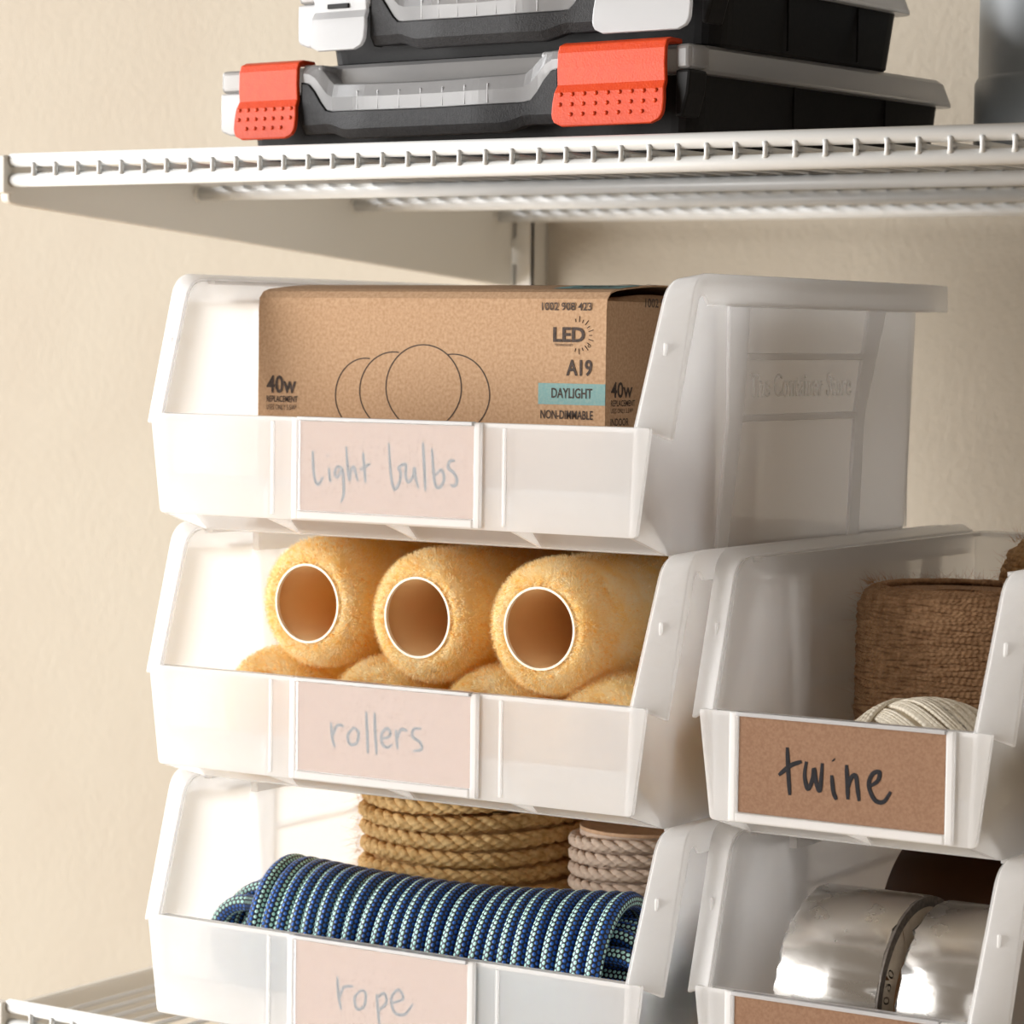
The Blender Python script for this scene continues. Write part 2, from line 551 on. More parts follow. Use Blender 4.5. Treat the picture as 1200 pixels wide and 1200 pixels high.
def text_flat(name, s, org, xd, yd, w, h, mat, parent, depth=0.00012, bold=0.0, lift=0.0):
    """flat lettering: org = lower left corner, fitted to w x h along unit vectors xd, yd"""
    cu = bpy.data.curves.new(name, 'FONT')
    cu.body = s
    cu.offset = bold
    cu.resolution_u = 3
    tmp = bpy.data.objects.new(name, cu)
    COL.objects.link(tmp)
    dg = bpy.context.evaluated_depsgraph_get()
    me = bpy.data.meshes.new_from_object(tmp.evaluated_get(dg))
    bpy.data.objects.remove(tmp)
    co = np.zeros(len(me.vertices) * 3); me.vertices.foreach_get('co', co); co = co.reshape(-1, 3)
    mn, mx = co.min(0), co.max(0)
    sx = w / (mx[0] - mn[0]); sy = h / (mx[1] - mn[1])
    X, Y, O = np.array(xd, float), np.array(yd, float), np.array(org, float)
    Z = np.cross(X, Y)
    new = O + (co[:, :1] - mn[0]) * sx * X + (co[:, 1:2] - mn[1]) * sy * Y + Z * depth
    me.vertices.foreach_set('co', new.ravel())
    me.materials.clear(); me.materials.append(MT[mat])
    if lift:
        pass
    o = put(name, me, parent)
    if lift:
        sm = o.modifiers.new('raise', 'SOLIDIFY'); sm.thickness = lift; sm.offset = 1.0
    return o


# ------------------------------------------------------------------ the setting
WALL_Y = 0.493
w = MB().box(-6.0, 4.0, WALL_Y, WALL_Y + 0.08, -1.6, 2.6).build('wall_back', 'wall')
tag(w, 'cream painted wall with a fine stippled texture behind the shelves', kind='structure')

fl = MB().box(-6.0, 4.0, -4.5, WALL_Y + 0.08, -1.64, -1.60).build('floor', 'floor')
tag(fl, 'pale wooden floor far below the shelves', kind='structure')

# ------------------------------------------------------------------ shelving
Z_UP, Z_LOW = 0.1690, -0.2470          # top of the front rail
SX0, SSP, SY0, SY1 = -0.0929, 0.013757, 0.0255, 0.468
DECK = -0.0068                            # the wires lie a little below the rail top
NW = 53
SXL, SXR = -0.1095, SX0 + SSP * (NW - 1) + 0.006


def wire_shelf(zt):
    root = empty('wire_shelf', (SXL, SY0, zt))
    O = Vector((SXL, SY0, zt))

    def T(p): return tuple(Vector(p) - O)
    for dz in (-0.0034, -0.0130):
        MB().tube([T((SXL, SY0, zt + dz)), T((SXR, SY0, zt + dz))], 0.0034, 14).build('front_rail', 'white_metal', root, smooth=True)
    for y in (0.1695, 0.3090, 0.4575):
        MB().tube([T((SXL, y, zt - 0.0128)), T((SXR, y, zt - 0.0128))], 0.0036, 12).build('cross_rod', 'white_metal', root, smooth=True)
    zc = zt + DECK - 0.0013
    path = [(0, SY1, zc), (0, 0.20, zc), (0, SY0 + 0.006, zc), (0, SY0 - 0.0012, zc)]
    rad = [0.0013, 0.0013, 0.0013, 0.0016]
    wm = MB().tube([(0, p[1] - SY0, p[2] - zt) for p in path], rad, 8)
    wm.tube([(0, -0.0022, zc - zt - 0.0030), (0, -0.0028, zc - zt - 0.0012), (0, -0.0028, zc - zt + 0.0012), (0, -0.0022, zc - zt + 0.0030)], [0.0016, 0.0010, 0.0010, 0.0016], 8)
    me = wm.mesh('wire', MT['white_metal'], True)
    for k in range(NW):
        put('wire', me, root, (SX0 + SSP * k - SXL, 0, 0))
    return root


sh = wire_shelf(Z_UP)
tag(sh, 'upper white wire shelf carrying the two black tool cases', 'shelf', 'white wire shelves')
sh2 = copy_tree(sh)
sh2.location.z = Z_LOW
tag(sh2, 'lower white wire shelf under the stacked frosted bins', 'shelf', 'white wire shelves')


def bracket(zt):
    root = empty('shelf_bracket', (SXL, SY0, zt))
    dz = zt
    prof = fillet([(0.0235, -0.004), (0.0235, -0.0238), (0.0300, -0.0250), (0.4745, -0.0552), (0.4745, -0.004)],
                  [0.003, 0.003, 0.004, 0, 0])
    pl = MB()
    pl.prism([(-0.0055, y - SY0, z) for y, z in prof], [(0.0, y - SY0, z) for y, z in prof])
    pl.build('side_plate', 'bracket', root, bevel=0.0012)
    cp = fillet([(0.0195, -0.001), (0.0195, -0.0195), (0.0275, -0.0195), (0.0275, -0.001)], 0.0018)
    MB().prism([(-0.0062, y - SY0, z) for y, z in cp], [(0.0006, y - SY0, z) for y, z in cp]).build('end_cap', 'bracket', root, bevel=0.001)
    # sockets that take the cross rods
    for y in (0.1695, 0.3090, 0.4575):
        MB().tube([(-0.001, y - SY0, -0.0128), (0.0018, y - SY0, -0.0128)], 0.0047, 14).build('rod_socket', 'bracket', root, smooth=False)
    # hooks into the upright
    MB().box(-0.0045, -0.001, 0.4735 - SY0, 0.482 - SY0, -0.030, -0.010).build('hook', 'bracket', root)
    return root


br = bracket(Z_UP)
tag(br, 'white tapering shelf bracket holding the upper wire shelf', 'bracket', 'white shelf brackets')
br2 = copy_tree(br)
br2.location.z = Z_LOW
tag(br2, 'white tapering shelf bracket holding the lower wire shelf', 'bracket', 'white shelf brackets')

up = empty('slotted_upright', (-0.1045, WALL_Y, -0.75))
u = MB()
U0 = (-0.108, WALL_Y, -0.75)
u.box(-0.0085, 0.0085, -0.0015, 0.0, 0.0, 1.35)                 # back
u.box(-0.0085, -0.0070, -0.0165, -0.0010, 0.0, 1.35)            # sides
u.box(0.0070, 0.0085, -0.0165, -0.0010, 0.0, 1.35)
u.build('channel', 'bracket', up)
u = MB()
u.box(-0.0085, -0.0059, -0.0165, -0.0150, 0.0, 1.35)            # face, either side of the slots
u.box(-0.0037, 0.0085, -0.0165, -0.0150, 0.0, 1.35)
zs = 0.0
for k in range(41):                                             # and the webs between them
    ze = 0.030 + 0.032 * k if k < 40 else 1.35
    u.box(-0.0060, -0.0036, -0.0165, -0.0150, zs, ze)
    zs = ze + 0.016
u.build('slotted_face', 'bracket', up)
tag(up, 'white slotted wall upright carrying the shelf brackets', 'upright')

# ------------------------------------------------------------------ bins
ZL, HT, ZB, YB0, YB1, YEND = 0.0461, 0.1101, -0.009, 0.030, 0.262, 0.275
PITCH_Z = 0.1166


def bin_(W, root, text_side=True, nribs=3):
    """frosted hopper-front stacking bin. local frame: x=0..W across the front panel, y=0 front, z=0 foot of front panel"""
    t = 0.0021
    iw = lambda z: 0.0080 - 0.0040 * (z - ZB) / (HT - ZB)
    hin = HT - 0.0025
    body = MB()
    prof = [(0.0005, ZL), (0.0005, 0.0), (YB0, ZB), (YB1, ZB), (YB1, hin), (0.0225, hin)]
    prof = fillet(prof, [0, 0.001, 0.004, 0.010, 0.003, 0.014])
    for side in (0, 1):
        A = [((iw(z) if not side else W - iw(z)), y, z) for y, z in prof]
        B = [((iw(z) + t if not side else W - iw(z) - t), y, z) for y, z in prof]
        body.prism(A, B)
    x0, x1 = iw(ZB) + 0.001, W - iw(ZB) - 0.001
    body.box(x0, x1, YB0 - 0.001, YB1, ZB + 0.0004, ZB + 0.0024)                 # floor
    body.box(x0 - 0.002, x1 + 0.002, YB1 - t, YB1, ZB + 0.002, hin)               # back wall
    # sloping hopper wall behind the front panel
    body.prism([(x0, 0.0012, 0.0185), (x0, 0.0012, 0.0155), (x0, YB0, ZB), (x0, YB0 + 0.002, ZB + 0.0022)],
               [(x1, 0.0012, 0.0185), (x1, 0.0012, 0.0155), (x1, YB0, ZB), (x1, YB0 + 0.002, ZB + 0.0022)])
    body.build('body', 'pp_clear', root)
    # front panel: wider at the lip than at its foot
    fp = MB()
    e = 0.006
    tr = [(e, 0.0), (W - e, 0.0), (W, ZL), (0.0, ZL)]
    tr = fillet(tr, [0.0025, 0.0025, 0.0012, 0.0012], 3)
    fp.prism([(x, 0.0, z) for x, z in tr], [(x, 0.0022, z) for x, z in tr])
    fp.build('front_panel', 'pp', root, bevel=0.0006)
    lp = MB().box(iw(ZL), W - iw(ZL), 0.0004, 0.0048, ZL - 0.0022, ZL)
    lp.build('front_lip', 'pp_edge', root, bevel=0.0006)
    # raised housing round the label and the vertical beads beside it
    cx = W / 2
    hw = 0.0470
    fr = MB()
    for xa in (cx - hw - 0.0036, cx + hw):
        fr.box(xa, xa + 0.0036, -0.0020, 0.0004, 0.0006, ZL)
    fr.box(cx - hw, cx + hw, -0.0024, 0.0004, 0.0006, 0.0044)
    fr.build('label_housing', 'pp_edge', root, bevel=0.0007)
    if W > 0.2:
        for xa in (cx - hw - 0.0160, cx + hw + 0.0140):
            MB().box(xa, xa + 0.0016, -0.0007, 0.0005, 0.002, ZL - 0.002).build('bead', 'pp', root, bevel=0.0003)
    # gussets under the hopper front
    for k in range(nribs):
        x = W * (0.245 + 0.245 * k) if nribs > 1 else W / 2
        MB().prism([(x, 0.0015, 0.0005), (x, YB0 - 0.003, ZB + 0.0008), (x, 0.0015, 0.0150)],
                   [(x + 0.0014, 0.0015, 0.0005), (x + 0.0014, YB0 - 0.003, ZB + 0.0008), (x + 0.0014, 0.0015, 0.0150)]).build('gusset', 'pp_edge', root)
    # outer rim: ledge out of the wall, up-standing edge, skirt
    cin = [(0.0004, ZL)] + [(0.0225 + (hin * 0), hin)] + [(YB1, hin)]
    def line(p0, p1, p2, rad, n0, n1):
        q = fillet([p0, p1, p2, (p2[0], p0[1])], [0, rad, 0, 0], 8)
        pts = [q[0]] + q[1:10] + [q[10]]
        a = [tuple(np.array(pts[0]) + (np.array(pts[1]) - np.array(pts[0])) * k / n0) for k in range(n0)]
        b = [tuple(np.array(pts[9]) + (np.array(pts[10]) - np.array(pts[9])) * k / n1) for k in range(1, n1 + 1)]
        return a + pts[1:10] + b
    n0, n1 = 6, 14
    PA = line((0.0004, ZL), (0.0225, hin), (YB1, hin), 0.014, n0, n1)
    PBk = line((0.0066, ZL - 0.005), (0.0262, HT), (YEND, HT), 0.013, n0, n1)
    m = len(PA)
    for side in (-1, 1):
        rim = MB()
        V = []
        for i in range(m):
            ya, za = PA[i]
            yb, zb = PBk[i]
            j0, j1 = max(i - 1, 0), min(i + 1, m - 1)
            ty, tz = PBk[j1][0] - PBk[j0][0], PBk[j1][1] - PBk[j0][1]
            ln = math.hypot(ty, tz); ty, tz = ty / ln, tz / ln
            sk = 0.0012 + 0.0030 * min(1.0, i / n0) + 0.0083 * min(1.0, max(0.0, (i - n0) / 8.0))
            yc, zc = yb + tz * sk, zb - ty * sk
            if i >= m - 1: yb = yc = YEND
            def X(z, o): return (iw(z) - o) if side < 0 else (W - iw(z) + o)
            ox = -0.0058 if side < 0 else W + 0.0058
            wx = iw(za) + 0.001 if side < 0 else W - iw(za) - 0.001
            V += [(wx, ya, za), (ox, yb - 0.0004, zb), (ox, yc, zc), ((ox + 0.0004 * -side), yc, zc)]
        rim.v = V
        for i in range(m - 1):
            for k in range(2):
                rim.f.append((i * 4 + k, i * 4 + k + 1, (i + 1) * 4 + k + 1, (i + 1) * 4 + k))
        # closing flange at the lip end
        o = rim.build('rim', 'pp_edge', root, solid=0.0019, bevel=0.0007)
        o.data.validate()
        # under-ledge web that ties the skirt to the wall
        wb_ = MB()
        for (a, b) in ((n0 + 9, m - 1),):
            ya, yb = PBk[a][0], YB1 - 0.004
            xa = iw(HT) if side < 0 else W - iw(HT)
            ox = -0.0052 if side < 0 else W + 0.0052
            wb_.box(min(xa, ox), max(xa, ox), ya, yb, HT - 0.0128, HT - 0.0112)
        wb_.build('rim_web', 'pp_edge', root)
        # small slot boss on the sloping front edge
        fy, fz = 0.0098, 0.0785
        xa = (iw(fz) - 0.0050) if side < 0 else (W - iw(fz) + 0.0036)
        bs = MB().box(xa, xa + 0.0014, fy + 0.0020, fy + 0.004, fz - 0.0028, fz + 0.0028)
        bs.build('slot_boss', 'pp_edge', root, bevel=0.0009)
    # back hanger lip
    MB().box(iw(HT), W - iw(HT), YB1 - 0.001, YEND, hin - 0.0022, hin).build('hanger_lip', 'pp_edge', root, bevel=0.0006)
    # inner ledges on which the next bin stands
    for xa in (iw(HT) + 0.0004, W - iw(HT) - 0.0059):
        MB().box(xa, xa + 0.0055, 0.034, YB1 - 0.001, hin - 0.0018, hin).build('stacking_ledge', 'pp_clear', root)
    # feet runners that nest in the bin below
    for xa in (x0 + 0.0008, x1 - 0.0043):
        MB().box(xa, xa + 0.0035, YB0 + 0.035, YB1 - 0.008, ZB - 0.0115, ZB + 0.001).build('runner', 'pp', root)
    # side ribs, both sides
    for side in (-1, 1):
        def SX(z, o): return (iw(z) - o) if side < 0 else (W - iw(z) + o)
        def rib(poly, th=0.0016):
            MB().prism([(SX(z, -0.0003), y, z) for y, z in poly], [(SX(z, th), y, z) for y, z in poly]).build('side_rib', 'pp_edge', root, bevel=0.0005)
        rib([(0.072, 0.0995), (0.091, 0.0995), (0.0885, 0.049), (0.0800, -0.0078), (0.0700, -0.0078), (0.0755, 0.049)])
        rib([(0.2080, 0.0985), (0.2270, 0.0985), (0.2085, 0.048), (0.2085, -0.0078), (0.1980, -0.0078), (0.1985, 0.048)])
        rib([(0.090, 0.0742), (0.090, 0.0772), (0.213, 0.0772), (0.213, 0.0742)])
        rib([(0.088, 0.0470), (0.088, 0.0500), (0.203, 0.0500), (0.203, 0.0470)])
    if text_side:
        z = 0.0578
        text_flat('embossed_lettering', 'The Container Store', (W - iw(0.0618) + 0.0002, 0.0955, z), (0, 1, 0), (0, 0, 1), 0.099, 0.0105,
                  'pp_edge', root, lift=0.0004, bold=0.0)
    # clear window of the label holder, faintly bowed, and its card
    win = MB()
    nx = 16
    for i in range(nx + 1):
        s = i / nx
        x = cx - hw + 2 * hw * s
        bow = (0.00045 if W > 0.2 else 0.0) * (1 - (2 * s - 1) ** 2)
        for z, k in ((0.0040, 0.9), (0.0250, 1.0), (ZL - 0.0004, 0.85)):
            win.v.append((x, -0.0014 - bow * k, z))
    for i in range(nx):
        for k in range(2):
            win.f.append((i * 3 + k, (i + 1) * 3 + k, (i + 1) * 3 + k + 1, i * 3 + k + 1))
    win.build('label_window', 'film', root, smooth=True)
    ed = MB()
    ed.box(cx - hw, cx + hw, -0.0030, 0.0002, ZL - 0.0014, ZL + 0.0004)
    ed.build('window_top_edge', 'clear_pl', root, bevel=0.0003)
    card = MB().box(cx - hw + 0.0006, cx + hw - 0.0006, -0.0006, -0.0001, 0.0046, ZL - 0.0016).build('label_card', 'card', root)
    return card


def handwriting(card, W, strokes, quad, width):
    """strokes in the coordinates of quad (TL, TR, BR, BL) spread over the card"""
    TL, TR, BR, BL = [np.array(q, float) for q in quad]
    hw = 0.0470
    x0, x1, z0, z1 = W / 2 - hw, W / 2 + hw, 0.0042, ZL

    def uv(p):
        p = np.array(p, float)
        uu, vv = 0.5, 0.5
        for _ in range(12):
            q = TL * (1 - uu) * (1 - vv) + TR * uu * (1 - vv) + BR * uu * vv + BL * (1 - uu) * vv
            du = (TR - TL) * (1 - vv) + (BR - BL) * vv
            dv = (BL - TL) * (1 - uu) + (BR - TR) * uu
            s = np.linalg.solve(np.stack([du, dv], 1), p - q)
            uu += s[0]; vv += s[1]
        return uu, vv
    mb = MB()
    for st in strokes:
        P = []
        for p in st:
            a, b = uv(p)
            P.append((x0 + (x1 - x0) * a, z1 + (z0 - z1) * b))
        if len(P) == 1: P = [P[0], (P[0][0] + 0.0004, P[0][1] - 0.0004)]
        P = smooth_path(P, 7)
        n = len(P)
        r = [width / 2 * (0.55 + 0.45 * min(1, 4 * i / n + 0.3, 4 * (n - 1 - i) / n + 0.3)) for i in range(n)]
        o = len(mb.v)
        mb.tube([(p[0], 0, p[1]) for p in P], r, 8)
        for k in range(o, len(mb.v)):
            x, y, z = mb.v[k]
            mb.v[k] = (x, -0.00080 + y * 0.05, z)
    mb.uv = {}
    return mb.build('handwriting', 'ink', card)


W1, W2 = 0.267, 0.132
HAND = {
    'light bulbs': (0.00145, [(75, 50), (1080, 100), (1065, 640), (75, 580)],
                    [[(155, 240), (158, 330), (168, 400), (187, 433), (217, 390)], [(250, 338), (255, 395), (262, 420)], [(242, 268)],
                     [(332, 345), (302, 333), (284, 368), (300, 392), (328, 355), (336, 430), (335, 495), (318, 535)],
                     [(350, 220), (358, 330), (370, 410), (377, 358), (395, 335), (405, 370), (418, 417)],
                     [(448, 255), (455, 340), (462, 425)], [(430, 352), (490, 320)],
                     [(595, 205), (602, 330), (612, 420), (628, 465), (655, 425), (662, 370), (650, 345), (690, 325), (690, 392), (707, 425), (733, 390), (740, 345), (748, 410), (762, 460)],
                     [(788, 205), (795, 340), (800, 475)],
                     [(838, 240), (845, 350), (855, 440), (880, 457), (905, 410), (890, 360), (858, 388)],
                     [(966, 310), (940, 310), (928, 348), (960, 378), (976, 420), (962, 450), (940, 442)]]),
    'rollers': (0.00145, [(465, 455), (940, 495), (935, 770), (465, 715)],
                [[(560, 580), (565, 630), (573, 651)], [(563, 622), (578, 590), (596, 591)], [(624, 594), (607, 617), (614, 642), (632, 638), (636, 608), (622, 594)],
                 [(657, 550), (660, 610), (662, 668)], [(680, 553), (682, 610), (686, 672)],
                 [(697, 628), (722, 618), (716, 597), (700, 612), (701, 640), (715, 651), (729, 642)],
                 [(738, 600), (740, 630), (743, 656)], [(741, 627), (752, 600), (769, 604)],
                 [(806, 597), (786, 599), (783, 620), (803, 636), (806, 656), (784, 661)]]),
    'rope': (0.00145, [(848, 520), (1320, 595), (1315, 850), (848, 765)],
             [[(967, 632), (970, 680), (978, 722)], [(972, 692), (985, 662), (1011, 659)], [(1034, 669), (1015, 690), (1022, 720), (1041, 712), (1045, 680), (1033, 668)],
              [(1075, 680), (1078, 720), (1083, 766)], [(1076, 692), (1095, 679), (1101, 704), (1080, 726)],
              [(1116, 706), (1146, 694), (1134, 670), (1115, 692), (1123, 730), (1150, 736), (1173, 708)]]),
    'twine': (0.00185, [(200, 668), (920, 725), (915, 1058), (205, 988)],
              [[(377, 780), (383, 860), (390, 932)], [(350, 868), (390, 838), (428, 825)],
               [(445, 825), (440, 870), (452, 912), (468, 880), (472, 848), (480, 890), (493, 918), (498, 870), (500, 830)],
               [(533, 868), (540, 920), (551, 946)], [(537, 818)],
               [(583, 835), (587, 890), (590, 945)], [(590, 908), (600, 876), (615, 870), (622, 910), (628, 950)],
               [(660, 905), (690, 885), (695, 858), (672, 864), (660, 900), (680, 945), (710, 952), (734, 920)]]),
}
TX, TY = 0.2832, 0.0159
bins = [
    ('light bulbs', W1, (0, 0, 0), 'wide frosted plastic bin labelled light bulbs, holding the cardboard box'),
    ('rollers', W1, (0, 0, -PITCH_Z), 'wide frosted plastic bin labelled rollers, filled with yellow paint rollers'),
    ('rope', W1, (0, 0, -2 * PITCH_Z), 'wide frosted plastic bin labelled rope, holding coiled ropes'),
    ('twine', W2, (TX, TY, -PITCH_Z), 'narrow frosted plastic bin with brown label reading twine'),
    (None, W2, (TX, TY, -2 * PITCH_Z), 'narrow frosted plastic bin holding the rolls of tape'),
]
for txt, W, loc, lab in bins:
    root = empty('stacking_bin', loc)
    card = bin_(W, root, text_side=True, nribs=3 if W > 0.2 else 1)
    if txt:
        wd, quad, st = HAND[txt]
        handwriting(card, W, st, quad, wd)
    tag(root, lab, 'bin', 'wide frosted bins in one stack' if W > 0.2 else 'narrow frosted bins in one stack')

FLOOR = lambda row: -row * PITCH_Z + ZB + 0.0025          # inside floor of a bin row

# ------------------------------------------------------------------ light bulb box
KX0, KX1, KY0, KY1 = 0.0238, 0.2148, 0.050, 0.150
KZ0 = FLOOR(0)
kb = empty('light_bulb_box', (KX0, KY0, KZ0))


def KT(p): return (p[0] - KX0, p[1] - KY0, p[2] - KZ0)


topz = 0.1035
prof = [(KY0, KZ0), (KY0, topz - 0.0085), (KY0 + 0.0006, topz - 0.0035), (KY0 + 0.0035, topz - 0.0005), (KY0 + 0.008, topz + 0.0008)]
for k in range(1, 10):
    s = k / 9
    prof.append((KY0 + 0.008 + (KY1 - KY0 - 0.008) * s, topz + 0.0008 + 0.0032 * math.sin(PI * min(1, s)) - 0.001 * s))
prof += [(KY1, KZ0)]
kbm = MB()
th = 0.0007
n = len(prof)
inn = []
for i, (y, z) in enumerate(prof):
    inn.append((min(max(y, KY0 + th), KY1 - th), max(KZ0 + th, z - th if z > topz - 0.004 else z)))
# sleeve of four printed faces, open at the ends where the flaps close it
A = [KT((KX0, y, z)) for y, z in prof]; B = [KT((KX1, y, z)) for y, z in prof]
Ai = [KT((KX0, y, z)) for y, z in inn]; Bi = [KT((KX1, y, z)) for y, z in inn]
o = kbm.add(A + B + Ai + Bi, [])
for i in range(n):
    j = (i + 1) % n
    kbm.f += [(i, n + i, n + j, j), (2 * n + j, 3 * n + j, 3 * n + i, 2 * n + i), (n + i, 3 * n + i, 3 * n + j, n + j), (2 * n + i, i, j, 2 * n + j)]
kbm.build('sleeve', 'kraft', kb)
for xa in (KX0 + 0.0012, KX1 - 0.0018):
    fl = [(KY0 + 0.0008, KZ0 + 0.001), (KY0 + 0.0008, topz - 0.0045), (KY1 - 0.0008, topz - 0.0045), (KY1 - 0.0008, KZ0 + 0.001)]
    MB().prism([KT((xa, y, z)) for y, z in fl], [KT((xa + 0.0007, y, z)) for y, z in fl]).build('end_flap', 'kraft', kb)
# top tuck of the end flap, curved in under the sleeve's edge
tk = MB()
for i in range(9):
    s = i / 8
    y = KY0 + 0.001 + (KY1 - KY0 - 0.002) * s
    z = topz - 0.0046 + 0.0036 * math.sin(PI * s)
    tk.v += [KT((KX1 - 0.0012, y, topz - 0.0046)), KT((KX1 - 0.0065, y, z))]
for i in range(8): tk.f.append((2 * i, 2 * i + 2, 2 * i + 3, 2 * i + 1))
tk.build('tuck_flap', 'kraft_in', kb, solid=0.0005)

# printing on the front (x to the right, z up): pixel rows measured on the photo turned into metres on the box
fx = lambda px: (px - 303) * (KX1 - KX0) / (711 - 303)
def fz(py, px=500):
    s = (px - 303) / 408.0
    return (1 - s) * (0.1015 - (py - 345) / 2495.0) + s * (0.1002 - (py - 350) / 2690.0) - KZ0


X1, Z1 = (1, 0, 0), (0, 0, 1)


def ftext(name, s, px0, px1, ptop, pbot, mat='print', bold=0.0):
    c = (px0 + px1) / 2
    text_flat(name, s, (fx(px0), -0.00015, fz(pbot, c)), X1, Z1, fx(px1) - fx(px0), fz(ptop, c) - fz(pbot, c), mat, kb, bold=bold)


MB().box(fx(637), fx(711), -0.00012, 0.0002, fz(474.5, 670), fz(449.5, 670)).build('colour_band', 'teal', kb)
ftext('printed_text', '40w', 314, 351, 440, 461, bold=0.02)
ftext('printed_text', 'REPLACEMENT', 314, 353, 464, 471.5, bold=0.015)
ftext('printed_text', 'USES ONLY 5.5W*', 314, 352, 474, 480.5)
ftext('printed_text', '1002 908 423', 640, 695, 354.5, 364, bold=0.012)
ftext('printed_text', 'LED', 653, 688, 383.5, 401, bold=0.03)
ftext('printed_text', 'TECHNOLOGY', 654.5, 675, 403, 405.6, bold=0.01)
ftext('printed_text', 'A19', 668, 696.5, 421.5, 441, bold=0.025)
ftext('printed_text', 'DAYLIGHT', 652, 697, 455, 467, bold=0.015)
ftext('printed_text', 'NON-DIMMABLE', 640, 698, 481, 491.5, bold=0.015)
rays = MB()
for k in range(13):
    a = math.radians(100 - 200 * k / 12)
    for q0, q1 in ((13.5, 19.5 if k % 2 else 17.0),):
        c0 = (fx(680), fz(393, 680)); sc = 1 / 2300.0
        p0 = (c0[0] + math.cos(a) * q0 * sc, -0.0002, c0[1] + math.sin(a) * q0 * sc)
        p1 = (c0[0] + math.cos(a) * q1 * sc, -0.0002, c0[1] + math.sin(a) * q1 * sc)
        if -0.5 < math.sin(a) < 0.5 or True:
            rays.tube([p0, p1], 0.00015, 4)
rays.uv = {}
rays.tube([(fx(692.8) + 0.0006 * math.cos(t), -0.0002, fz(405.5, 690) + 0.0006 * math.sin(t)) for t in np.linspace(0, 2 * PI, 12, endpoint=False)], 0.00012, 4, closed=True)
rays.uv = {}
rays.build('ray_logo', 'print', kb)
bl = MB()


def bulb(cxp, cyp, rx, ry, a0, a1):
    P = []
    for k in range(41):
        a = math.radians(a0 + (a1 - a0) * k / 40)
        X, Y = cxp + rx * math.cos(a), cyp - ry * math.sin(a)
        if Y > cyp:
            X = cxp + (X - cxp) * (1 - 0.12 * ((Y - cyp) / ry) ** 2)
        P.append((fx(X), -0.00012, fz(Y, 500)))
    o = len(bl.v)
    bl.tube(P, 0.00032, 6)
    for k in range(o, len(bl.v)):
        x, y, z = bl.v[k]
        bl.v[k] = (x, -0.00012 + (y + 0.00012) * 0.15, z)


bulb(505, 455, 44.5, 51, -62, 242)
bulb(470, 460, 41, 47, 82, 238)
bulb(436, 466, 36.5, 45, 82, 236)
bulb(540, 462, 42, 47.5, -58, 100)
bl.uv = {}
bl.build('bulb_outline', 'print', kb)
# printing on the right end (y runs away, z up)
xe = KX1 - KX0 - 0.0011
EY, EZ = (0, 1, 0), (0, 0, 1)
ey = lambda px: (px - 711) / (0.543 * 2420.0)


def etext(s, px0, px1, ptop, pbot, bold=0.0):
    text_flat('printed_text', s, (xe, ey(px0), fz(pbot, 711)), EY, EZ, ey(px1) - ey(px0), fz(ptop, 711) - fz(pbot, 711), 'print', kb, bold=bold)


etext('1002 908 423', 757, 803, 348, 359, 0.012)
etext('40w', 719.5, 744, 448, 467, 0.02)
etext('REPLACEMENT', 719.5, 747, 469.5, 477, 0.015)
etext('USES ONLY 5.5W*', 719.5, 745, 479, 485)
etext('INDOOR', 719.5, 740, 491, 500, 0.015)
# printing on the top panel
ztop = topz - KZ0 + 0.0014
tb = MB()
for i in range(7):
    s = i / 6
    y = 0.010 + 0.022 * s
    zz = np.interp(y + KY0, [p[0] for p in prof[:-1]], [p[1] for p in prof[:-1]]) - KZ0 + 0.00022
    tb.v += [(fx(637), y, zz), (fx(711), y, zz)]
for i in range(6): tb.f.append((2 * i, 2 * i + 1, 2 * i + 3, 2 * i + 2))
tb.build('colour_band', 'teal', kb)


def ttext(s, x0, x1, y0, y1, bold):
    o = text_flat('printed_text', s, (x0, y0, 0), (1, 0, 0), (0, 1, 0), x1 - x0, y1 - y0, 'print', kb, bold=bold)
    for v in o.data.vertices:
        v.co.z = np.interp(v.co.y + KY0, [p[0] for p in prof[:-1]], [p[1] for p in prof[:-1]]) - KZ0 + 0.00035


ttext('DAYLIGHT', fx(652), fx(697), 0.0145, 0.0265, 0.015)
ttext('A19', fx(668), fx(696), 0.040, 0.062, 0.02)
tag(kb, 'brown kraft cardboard light bulb box printed 40w and DAYLIGHT', 'box')

# ------------------------------------------------------------------ paint roller covers
RL, R_IN, R_TUBE, R_NAP = 0.222, 0.0193, 0.0202, 0.0325


